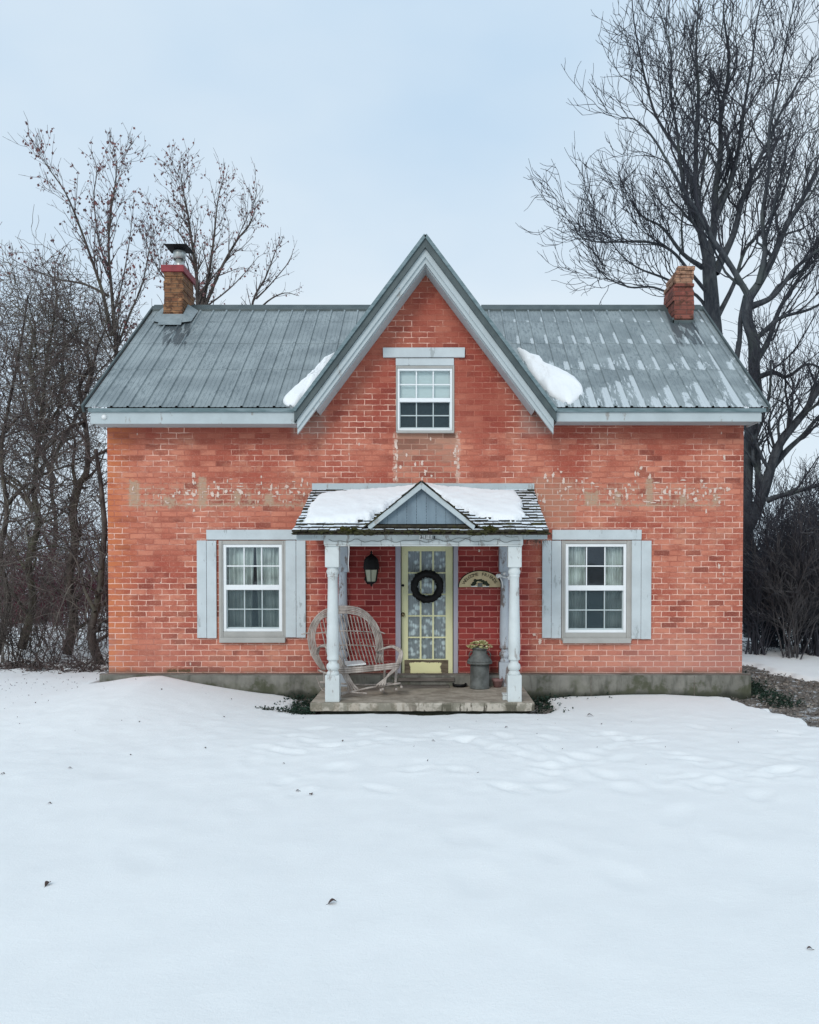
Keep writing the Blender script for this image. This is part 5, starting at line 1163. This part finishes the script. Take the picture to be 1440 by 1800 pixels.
R2 = [
    (limb([(1262, 1120), (1262, 800), (1258, 620), (1252, 540), (1248, 490), (1246, 453)], YT2), .25, .17, 9),
    (limb([(1250, 480), (1238, 430), (1231, 400), (1224, 330), (1224, 240), (1228, 160), (1224, 80), (1230, -20)], YT2, -.5), .15, .014, 0),
    (limb([(1246, 453), (1255, 400), (1258, 333), (1267, 267), (1267, 200), (1278, 147), (1281, 93), (1272, 20), (1280, -30)], YT2, .4), .13, .012, 0),
    (limb([(1258, 480), (1290, 410), (1305, 350), (1330, 290), (1350, 250), (1372, 200), (1400, 150), (1430, 100)], YT2, .8), .11, .014, 0),
    (limb([(1256, 390), (1285, 320), (1300, 250), (1310, 180), (1322, 110), (1330, 40), (1345, -30)], YT2, -.8), .08, .012, 0),
    (limb([(1231, 400), (1208, 350), (1196, 290), (1190, 230), (1178, 160), (1180, 90), (1160, 20)], YT2, -.9), .08, .012, 0),
    (limb([(1224, 350), (1200, 280), (1168, 230), (1148, 190), (1130, 120), (1115, 40), (1110, -20)], YT2, .6), .07, .012, 0),
    (limb([(1236, 470), (1200, 445), (1165, 400), (1130, 380), (1105, 345)], YT2, -.8), .08, .010, 0),
    (limb([(1248, 520), (1215, 480), (1180, 440), (1137, 425), (1090, 425), (1050, 425), (1020, 415), (1008, 395)], YT2, -1.4), .06, .010, 0),
    (limb([(1250, 560), (1205, 530), (1150, 505), (1110, 505), (1070, 490), (1045, 465)], YT2, -1.0), .05, .010, 0),
    (limb([(1252, 560), (1225, 520), (1170, 490), (1120, 470), (1085, 440), (1065, 405)], YT2, .9), .06, .010, 0),
    (limb([(1250, 500), (1262, 460), (1284, 430), (1300, 470), (1310, 500)][:3]+[(1296, 380), (1320, 330), (1350, 280)], YT2, .5), .07, .012, 0),
    (limb([(1260, 560), (1290, 500), (1310, 440), (1345, 400), (1380, 330), (1400, 260)], YT2, .9), .08, .012, 0),
]
make_tree('bare_tree', 'tall bare tree with a straight trunk behind the broken red chimney', 'bare trees behind the house', P(1262, 1140, YT2), R2, dict(CFG_R, rmin=.0088), 12, M['bark_r'], M['twig_r'])
# --- left: leaf-holding young trees behind the roof
CFG_L = dict(levels=3, trunk_r=.03, n=[17, 8, 5], L0=[3.5, 1.8, 1.0], t0=[.2, .2, .2], ang=[32, 34, 36], len=[.95, .55, .32], seg=[.17, .12, .1], wig=.11, trop=.085, rmin=.0050, leaf=.30, leaf_r=.02)
YA = 6.2
make_tree('leafy_tree', 'slim leaning tree with withered red leaves beside the left roof edge', 'thin trees holding dead leaves', P(204, 1140, YA), [
    (limb([(204, 1140), (206, 900), (205, 650), (203, 600), (197, 520), (191, 440), (194, 380), (203, 320), (206, 282)], YA), .085, .008, 0),
    (limb([(196, 590), (182, 520), (166, 470), (141, 400), (116, 340), (90, 302), (76, 280)], YA, -.5), .055, .006, 0),
    (limb([(192, 470), (175, 430), (165, 350), (170, 300), (160, 265)], YA, .4), .03, .006, 1),
    (limb([(203, 620), (225, 560), (250, 500), (262, 440), (270, 400)], YA, .4), .035, .006, 0),
    (limb([(196, 560), (214, 500), (228, 420), (236, 350)], YA, .3), .03, .006, 1),
    (limb([(190, 520), (150, 500), (100, 490), (60, 475), (20, 455)], YA, .5), .04, .006, 0)], CFG_L, 31, M['bark_l'], M['twig_l'], M['leaf_old'], .065)
YB2 = 7.0
make_tree('leafy_tree', 'spreading tree with withered leaves rising behind the capped chimney', 'thin trees holding dead leaves', P(350, 1140, YB2), [
    (limb([(350, 1140), (350, 800), (350, 600), (348, 540), (346, 490), (338, 430), (331, 380), (322, 335), (318, 305)], YB2), .10, .006, 0),
    (limb([(350, 560), (366, 490), (376, 420), (382, 360), (390, 318)], YB2, .4), .06, .006, 0),
    (limb([(352, 560), (385, 480), (415, 425), (438, 395), (450, 365)], YB2, -.3), .055, .006, 0),
    (limb([(345, 480), (322, 420), (300, 395), (274, 378)], YB2, .3), .03, .006, 1),
    (limb([(350, 570), (330, 520), (290, 490), (262, 440), (255, 400)], YB2, .3), .035, .006, 0),
    (limb([(360, 540), (400, 510), (430, 480), (455, 450)], YB2, -.3), .03, .006, 1)], CFG_L, 32, M['bark_l'], M['twig_l'], M['leaf_old'], .058)
make_tree('leafy_tree', 'low tree top with a few withered leaves above the ridge, left of the gable', 'thin trees holding dead leaves', P(440, 1140, 8), [
    (limb([(440, 1140), (438, 800), (440, 600), (445, 530), (466, 490), (482, 448), (488, 430)], 8), .07, .006, 1),
    (limb([(442, 560), (470, 530), (500, 515), (526, 520)], 8), .035, .006, 1), (limb([(450, 525), (475, 500), (508, 460), (515, 440)], 8, .3), .03, .006, 1)], dict(CFG_L, n=[10, 6, 4]), 33, M['bark_l'], M['twig_l'], M['leaf_old'], .052)
# --- left: gnarled vine-grown trees
CFG_V = dict(levels=3, trunk_r=.03, n=[10, 7, 6, 4], L0=[3.0, 2.0, 1.2, .7], t0=[.06, .1, .1, .1], ang=[48, 50, 50, 50], len=[1.9, 1.15, .65, .35], seg=[.18, .13, .1], wig=.24, trop=.02, rmin=.0068, leaf=.0)
YV = 4.6
make_tree('gnarled_tree', 'crooked dark tree standing closest to the left house corner', 'gnarled trees left of the house', P(180, 1175, 3.4), [
    (limb([(180, 1176), (164, 1134), (162, 1105), (168, 1075), (176, 1036), (179, 990), (184, 930), (180, 880), (176, 840), (168, 790)], 3.4, .4), .10, .04, 1),
    (limb([(168, 1075), (150, 1040), (140, 1000), (120, 960), (90, 930)], 3.4, .5), .05, .01, 1), (limb([(178, 1000), (160, 980), (140, 960), (110, 985)], 3.4, .5), .03, .008, 1)], dict(CFG_V, levels=3), 41, M['bark_l'], M['twig_l'])
make_tree('gnarled_tree', 'forked tree with twisting limbs under the left eave corner', 'gnarled trees left of the house', P(128, 1150, YV), [
    (limb([(118, 1150), (130, 1090), (121, 1020), (133, 950), (128, 900), (138, 851)], YV), .105, .08, 2),
    (limb([(138, 851), (152, 830), (154, 783), (149, 737), (143, 702), (140, 678), (158, 645), (152, 622), (140, 604), (126, 571), (107, 559), (80, 545)], YV, .4), .075, .014, 0),
    (limb([(152, 690), (162, 650), (172, 610), (184, 580), (190, 540)], YV, .3), .05, .01, 0),
    (limb([(138, 851), (160, 835), (175, 815), (186, 790)], YV, .4), .05, .01, 1),
    (limb([(136, 860), (128, 820), (132, 780), (120, 740), (100, 700)], YV, -.3), .05, .01, 0),
    (limb([(149, 740), (110, 760), (80, 790), (40, 800)], YV, -.3), .04, .01, 0)], CFG_V, 42, M['bark_l'], M['twig_l'])
make_tree('gnarled_tree', 'tree wrapped in grey vines, between the forked tree and the photo edge', 'gnarled trees left of the house', P(58, 1140, 5.2), [
    (limb([(38, 1140), (58, 1060), (50, 990), (68, 920), (60, 870), (63, 830), (66, 780), (75, 713), (79, 667), (84, 620), (92, 580), (100, 520)], 5.2), .10, .02, 0),
    (limb([(75, 713), (60, 680), (52, 630), (58, 590), (50, 560), (20, 530)], 5.2, .4), .07, .012, 0),
    (limb([(66, 780), (90, 740), (110, 710), (150, 690)], 5.2, -.3), .05, .01, 0),
    (limb([(60, 900), (30, 860), (0, 840), (-40, 800)], 5.2, -.3), .06, .01, 0), (limb([(80, 660), (105, 620), (135, 580), (150, 520)], 5.2, .2), .04, .008, 0)], dict(CFG_V, n=[11, 7, 6, 4]), 43, M['bark_v'], M['twig_g'])
make_tree('gnarled_tree', 'leftmost dark trunk, cut by the photo edge', 'gnarled trees left of the house', P(8, 1150, 4.2), [
    (limb([(-6, 1150), (14, 1060), (0, 980), (12, 900), (2, 800), (14, 720), (30, 640), (40, 580), (50, 520)], 4.2), .085, .012, 0),
    (limb([(4, 800), (-30, 720), (-50, 620)], 4.2), .08, .02, 0), (limb([(10, 890), (50, 850), (90, 860), (120, 840)], 4.2, -.3), .05, .01, 0), (limb([(8, 760), (40, 730), (70, 760)], 4.2, .3), .04, .01, 0)], CFG_V, 44, M['bark_l'], M['twig_l'])
make_tree('gnarled_tree', 'thin pale trunk far behind the forked tree, partly hidden by twigs', 'gnarled trees left of the house', P(95, 1100, 11), [
    (limb([(104, 1100), (88, 1010), (99, 930), (90, 850), (99, 750), (110, 650), (112, 560)], 11), .10, .02, 0), (limb([(98, 850), (60, 760), (40, 680), (20, 600)], 11), .08, .02, 0), (limb([(96, 800), (140, 720), (170, 640)], 11), .07, .02, 0)], dict(CFG_V, levels=3, len=[2.6, 1.6, .9, .5], rmin=.008), 45, M['bark_l'], M['twig_l'])

def tangle(name, label, boxes, seed, mat_):
    R = random.Random(seed); mb = MB()
    for (a0, a1, b0, b1, D0, D1, n, L) in boxes:
        for k in range(n):
            D = R.uniform(D0, D1); p = P(R.uniform(a0, a1), R.uniform(b0, b1), D-12); d = Vector((R.gauss(0, 1), R.gauss(0, .5), R.gauss(0, .8))).normalized(); m_ = R.randrange(8, 16); pts = [p]; cv = Vector((R.gauss(0, .25), R.gauss(0, .2), R.gauss(0, .25)))
            for j in range(m_):
                d = (d+cv+Vector((R.gauss(0, .2), R.gauss(0, .2), R.gauss(0, .2)-.03))).normalized(); p = p+d*(L/m_*R.uniform(.7, 1.3)); pts.append(p)
            r_ = R.uniform(.004, .009); mb.tube(pts, [r_*(1-.6*j/m_) for j in range(m_+1)], 3, cap=False)
    tag(mb.build(name, mat_), label, kind='stuff')
tangle('hanging_vines', 'tangle of grey hanging vines over the left trees', [(-30, 110, 640, 1000, 15.6, 17.4, 190, 1.5), (20, 100, 560, 800, 16.2, 17.2, 90, 1.0), (100, 185, 800, 1000, 15.8, 17.5, 50, 1.2)], 4, M['twig_g'])
tangle('red_canes', 'thin wine red canes low among the left trees', [(-30, 190, 930, 1110, 17, 21, 330, 1.5)], 8, M['twig_red'])
tangle('bramble', 'dark bramble canes over the snow left of the house', [(-30, 190, 1000, 1170, 15.0, 17.5, 200, 1.3), (-30, 180, 700, 1000, 15.5, 19, 70, 1.5)], 5, M['twig_l'])
tangle('pale_canes', 'pale grey canes among the brambles left of the house', [(-30, 190, 950, 1165, 15.0, 17.5, 70, 1.6)], 15, M['twig_g'])

# --- shrubs: many stems from one foot
def shrub(name, label, group, px_, D, h, spread, nst, seed, mat_, cfg=None, arch=.0, py_=None):
    R = random.Random(seed); Y = D-12; x = (px_-CX)/1440*D; base = Vector((x, Y, 0.0)); t = thing(name, base, label, 'shrub', group); mb = MB(); cm = MB()
    c = cfg or dict(levels=3, trunk_r=9, n=[5, 5, 4], L0=[1.5, .8, .5], t0=[.25, .2, .2], ang=[30, 36, 40], len=[.7, .42, .25], seg=[.14, .1, .08], wig=.14, trop=.02, rmin=.0042)
    for k in range(nst):
        a = R.uniform(0, 2*pi); s = spread*R.uniform(.2, 1.0); d = Vector((cos(a)*s, sin(a)*s, 1)).normalized(); L = h*R.uniform(.6, 1.1)
        st = base+Vector((R.gauss(0, .12), R.gauss(0, .12), -.06)); grow(cm, mb, walk(st, d, L, max(5, int(L/.16)), .09, .02-arch, R), R.uniform(.007, .016)*max(1, h/2), .004, 1, c, R, None)
    mb.build('stems', mat_, t); return t
sl = [('shrub', 'open black-stemmed shrub fanning from one foot left of the house', 35, 15.2, 1.5, .9, 18, M['bark_l']),
      ('shrub', 'low tangled shrub between the fanning shrub and the corner tree', 95, 15.6, 1.1, 1.1, 14, M['twig_l']),
      ('shrub', 'leggy shrub at the foot of the corner tree', 150, 15.0, 1.2, 1.0, 12, M['twig_l']),
      ('shrub', 'tall grey shrub at the left photo edge', 2, 15.8, 2.4, .5, 9, M['twig_g']),
      ('shrub', 'upright brown shrub behind the fanning shrub', 70, 18.5, 2.6, .5, 9, M['twig_l']),
      ('shrub', 'upright brown shrub beside the left house wall', 176, 18.0, 2.5, .45, 8, M['twig_l']),
      ('shrub', 'tall thin shrub behind the forked tree', 120, 19.0, 3.0, .5, 9, M['twig_g'])]
for i, (n_, l, a, D, h, s, k, m_) in enumerate(sl): shrub(n_, l, 'shrubs left of the house', a, D, h, s, k, 60+i, m_)
for i, (l, a, D) in enumerate((('wine red shrub behind the open snow, nearest the left photo edge', 15, 24), ('wine red shrub behind the open snow, second from the left', 60, 25.5), ('wine red shrub in the middle of the far snow edge', 100, 24.5), ('wine red shrub far behind the corner tree', 145, 25), ('wine red shrub hard against the house edge, far back', 183, 26))):
    shrub('red_shrub', l, 'wine red shrubs beyond the snow', a, D, 1.7, .55, 26, 80+i, M['twig_red'], dict(levels=3, trunk_r=9, n=[5, 5, 4], L0=[1.5, .8, .5], t0=[.2, .2, .2], ang=[26, 30, 36], len=[.8, .5, .3], seg=[.16, .12, .1], wig=.12, trop=.03, rmin=.0075))
sr = [('arching grey-stemmed shrub in the middle of the right thicket', 1388, 16.5, 3.2, .42, 20, M['twig_g']), ('dense cold grey shrub beside the right house wall', 1330, 17.0, 3.6, .35, 26, M['twig_r']),
      ('dense cold grey shrub at the right photo edge', 1435, 16.8, 3.4, .45, 30, M['twig_r']), ('tall shrub with pale canes in the right thicket', 1408, 17.2, 4.2, .35, 22, M['twig_r']),
      ('tall dark shrub behind the pale canes', 1360, 18.4, 4.4, .4, 28, M['twig_r']), ('wide shrub just outside the right photo edge', 1490, 18.0, 3.8, .5, 26, M['twig_r'])]
for i, (l, a, D, h, s, k, m_) in enumerate(sr): shrub('shrub', l, 'shrubs of the right thicket', a, D, h, s, int(k*.8), 100+i, M['twig_m'] if m_ == M['twig_g'] else m_, dict(levels=3, trunk_r=9, n=[6, 6, 4], L0=[1.6, .8, .5], t0=[.2, .2, .2], ang=[22, 28, 34], len=[1.1, .6, .34], seg=[.18, .13, .1], wig=.12, trop=.03, rmin=.0060))
# --- a dark evergreen bush low behind the right corner
def ever(px_, D, h, w, seed, label):
    R = random.Random(seed); Y = D-12; base = Vector(((px_-CX)/1440*D, Y, -.05)); t = thing('evergreen_bush', base, label, 'bush', 'dark evergreens in the right thicket'); tm, lm = MB(), MB()
    tm.tube([base, base+Vector((0, 0, h*.9))], [.05, .01], 6)
    for k in range(150):
        zf = R.random()**.8; r_ = w*(1-zf*.55)*R.uniform(.5, 1.05); a = R.uniform(0, 2*pi); s0 = base+Vector((0, 0, h*zf*.9)); e = base+Vector((cos(a)*r_, sin(a)*r_, h*zf+R.uniform(-.1, .25))); tm.tube([s0, s0.lerp(e, .6)+Vector((0, 0, -.03)), e], [.012, .007, .003], 3)
        for j in range(46):
            q = s0.lerp(e, R.uniform(.35, 1.05))+Vector((R.gauss(0, .08), R.gauss(0, .08), R.gauss(0, .07))); d = Vector((R.gauss(0, 1), R.gauss(0, 1), R.gauss(0, .7))).normalized()*R.uniform(.03, .07); s_ = d.orthogonal().normalized()*.008; lm.quad(q, q+d*.5+s_, q+d, q+d*.5-s_)
    tm.build('trunk', M['bark_r'], t); lm.build('foliage', M['needle'], t)
ever(1330, 17.6, 2.1, .8, 7, 'dark evergreen bush low behind the right house corner'); ever(1376, 18.0, 1.8, .9, 8, 'dark evergreen bush in the middle of the right thicket'); ever(1432, 17.9, 1.7, .8, 9, 'dark evergreen bush at the right photo edge')

# --- far thicket: a mass nobody could count
def thicket(name, label, xr, yr, n, hh, seed, mat_):
    R = random.Random(seed); mb = MB()
    for k in range(n):
        D = R.uniform(*yr); a = R.uniform(*xr); x = (a-CX)/1440*D; h = hh*R.uniform(.4, 1.15)*(1.0+.3*sin(a*.05)); p = Vector((x, D-12, -.05)); d = Vector((R.gauss(0, .22), R.gauss(0, .2), 1))
        pts = walk(p, d, h, 6, .10, .02, R); mb.tube(pts, [.026, .022, .018, .014, .011, .009, .007], 3, cap=False)
        for j in range(8):
            i = R.randrange(1, 6); d2 = Vector((R.gauss(0, .8), R.gauss(0, .5), 1)); mb.tube(walk(pts[i], d2, R.uniform(.5, 1.4), 3, .2, .05, R), [.011, .009, .007, .006], 3, cap=False)
    o = mb.build(name, mat_); tag(o, label, kind='stuff')
thicket('undergrowth', 'far grey-brown undergrowth left of the house', (-420, 330), (30, 46), 420, 3.3, 1, M['twig_l'])
thicket('undergrowth', 'far cold grey undergrowth right of the house', (1180, 1900), (20.5, 36), 900, 4.3, 2, M['twig_r'])
thicket('undergrowth', 'far undergrowth hidden behind the house', (330, 1180), (34, 46), 300, 3.5, 3, M['twig_l'])
# a small snow-topped shed seen through the left thicket
sh = thing('garden_shed', P(47, 1062, 13.5), 'small shed with a white snow-covered roof far behind the left thicket', 'shed')
a, b_ = P(24, 1060, 13.5), P(68, 1036, 13.5); mb = MB(); mb.box(a.x, b_.x, 13.5, 15.2, -.1, a.z-.02); mb.build('wall', M['oldwood'], sh)
mb = MB(); mb.add([(a.x-.1, 13.3, a.z), (b_.x+.1, 13.3, a.z), (b_.x+.1, 14.6, b_.z), (a.x-.1, 14.6, b_.z), (b_.x+.1, 15.5, a.z), (a.x-.1, 15.5, a.z), (a.x-.1, 13.3, a.z-.06), (b_.x+.1, 13.3, a.z-.06)], [(0, 1, 2, 3), (3, 2, 4, 5), (6, 7, 1, 0)]); mb.build('roof', M['roof_snow'], sh)

# ------------------------------------------------------------------ small growth and litter
def scatter_leaves(mb, R, p, size, up=.4):
    n = Vector((R.gauss(0, .5), R.gauss(0, .5), 1)).normalized(); d = rotv(n.orthogonal().normalized(), n, R.uniform(0, 6.3)); s = n.cross(d); L = size*R.uniform(.6, 1.3); w = L*R.uniform(.25, .42); c = n*L*R.uniform(.0, up)
    mb.add([p, p+d*L*.5+s*w+c, p+d*L+n*.01, p+d*L*.5-s*w+c, p+d*L*.5], [(0, 4, 1), (1, 4, 2), (0, 3, 4), (3, 2, 4)])
R = random.Random(77); mb = MB(); n_ = 0
while n_ < 3600:
    x, y = R.uniform(4.2, 8.5), R.uniform(-3.8, 4.6)
    if sdf(BARE, x, y) < .05: scatter_leaves(mb, R, Vector((x, y, -.045+R.random()*.03+0.03*fbm(x*1.5, y*1.5, 2))), .055); n_ += 1
tag(mb.build('leaf_litter', M['leaf_brown']), 'brown and grey leaf litter on the bare ground right of the house', kind='stuff')
def weeds(name, label, spots, seed, mat_, size=.045):
    R = random.Random(seed); mb = MB()
    for x0, x1, y0, y1, z0, h, n in spots:
        for k in range(n):
            x, y = R.uniform(x0, x1), R.uniform(y0, y1); p = Vector((x, y, z0)); q = p+Vector((R.gauss(0, .04), R.gauss(0, .04), h*R.uniform(.2, 1))); mb.tube([p, q], .0025, 3)
            for j in range(6): scatter_leaves(mb, R, p.lerp(q, R.uniform(.3, 1.05))+Vector((R.gauss(0, .02),)*3), size, .3)
    tag(mb.build(name, mat_), label, kind='stuff')
weeds('ground_cover', 'dark green ground cover in the melt gaps beside the porch', [(PFX0-.62, PFX0-.03, -1.5, -.15, -.08, .11, 170), (PFX0-.28, PFX0-.02, -1.62, -1.2, -.08, .13, 90), (PFX1+.04, PFX1+.50, -1.55, -.15, -.08, .08, 160), (PFX1+.3, PFX1+1.2, -.5, -.14, -.06, .06, 60)], 5, M['leaf_green'])
weeds('ground_cover', 'green weeds along the right foundation corner', [(XR+.12, XR+.55, -.9, 1.6, -.05, .12, 330), (XR+.2, XR+.9, 1.0, 4, -.05, .08, 120)], 6, M['leaf_green'], .04)
for i, (a, b_, l) in enumerate(((468, 1250, 'small green sprig poking through the snow, left of the other sprig'), (497, 1252, 'small green sprig poking through the snow, nearer the porch'))):
    q = G(a, b_); R = random.Random(i); mb = MB()
    for k in range(26): p = q+Vector((R.gauss(0, .05), R.gauss(0, .03), -.01)); e = p+Vector((R.gauss(0, .03), 0, R.uniform(.02, .07))); mb.tube([p, e], .002, 3); [scatter_leaves(mb, R, e, .03) for _ in range(3)]
    tag(mb.build('green_sprig', M['leaf_green'], None, origin=q), l, 'sprig', 'green sprigs in the snow')
R = random.Random(9); mb = MB()
for k in range(1500):
    x = R.uniform(-9.5, XL-.12); y = R.gauss(3.1, .45); p = Vector((x, y, -.05+R.random()*.09)); scatter_leaves(mb, R, p, .07)
    if k % 3 == 0: mb.tube(walk(p, Vector((R.gauss(0, 1), R.gauss(0, .6), .35)), R.uniform(.2, .7), 4, .25, 0, R), [.006, .005, .004, .003, .002], 3)
tag(mb.build('twig_litter', M['twig_l']), 'dark twigs and leaves lying along the foot of the left thicket', kind='stuff')
R = random.Random(19); mb = MB()
for k in range(130):
    a = R.uniform(0, 1440) if k % 3 == 0 else abs(R.gauss(0, 170)); q = G(a, 1196+abs(R.gauss(0, 1))*(24 if k % 3 else 60)+(60 if a > 560 else 8), .02)
    if abs(q.x-(PFX0+PFX1)/2) < 1.9 and q.y > -1.7 or q.y > -.2 and q.x > XL-.2: continue
    q.z = snow_z(q.x, q.y); scatter_leaves(mb, R, q, R.uniform(.012, .03), .5)
tag(mb.build('snow_debris', M['leaf_dark']), 'tiny dark bits of bark and leaf strewn over the snow near the house', kind='stuff')
leafs = [(577, 1590, .050, 'largest curled brown leaf, alone in the near snow below the porch'), (80, 1562, .048, 'flat dark leaf in the near snow at the left'), (527, 1388, .045, 'left one of two small dark leaves close together on the snow'), (545, 1396, .06, 'right one of two small dark leaves close together on the snow'),
         (362, 1320, .04, 'small dark leaf on the snow in front of the left window'), (602, 1309, .045, 'small dark leaf on the snow just in front of the left porch post'), (764, 1307, .045, 'small dark leaf on the snow straight in front of the door'), (126, 1352, .045, 'small dark leaf far left on the middle snow'),
         (1429, 1668, .04, 'small dark leaf in the near snow at the right edge'), (90, 1413, .04, 'tiny leaf alone on the snow at the far left, below the middle'), (245, 1280, .04, 'tiny brown leaf on the left snow mound'), (888, 1282, .05, 'thin dark leaf on the snow in front of the right porch post'),
         (2, 1360, .05, 'dark leaf cut by the left photo edge'), (500, 1343, .03, 'tiniest leaf on the snow in front of the settee'), (1042, 1257, .10, 'long dry leaf on the snow before the right window')]
for i, (a, b_, s, l) in enumerate(leafs):
    q = G(a, b_, .02); q.z = snow_z(q.x, q.y)+.002; s *= .72 if i > 1 else 1; R = random.Random(i+3); mb = MB(); ang = R.uniform(0, 6.3); d = Vector((cos(ang)*1.0, sin(ang)*.5, .06)).normalized() if i else Vector((.85, .3, .14)).normalized(); w = Vector((-d.y, d.x, .05)).normalized()
    n = 7; vs = []
    for k in range(n+1):
        t = k/n; ww = s*.34*sin(pi*min(1, t*.92+.06))**.8; c = q+d*s*t+Vector((0, 0, .25*s*sin(pi*t)))
        vs += [c+w*ww+Vector((0, 0, .35*ww)), c, c-w*ww+Vector((0, 0, .45*ww))]
    mb.add(vs, [(k*3+j, k*3+j+1, k*3+j+4, k*3+j+3) for k in range(n) for j in (0, 1)], True); mb.tube([q-d*s*.25, q], .0015, 4)
    tag(mb.build('fallen_leaf', M['leaf_dark'], None, origin=q), l, 'leaf', 'fallen leaves on the snow')
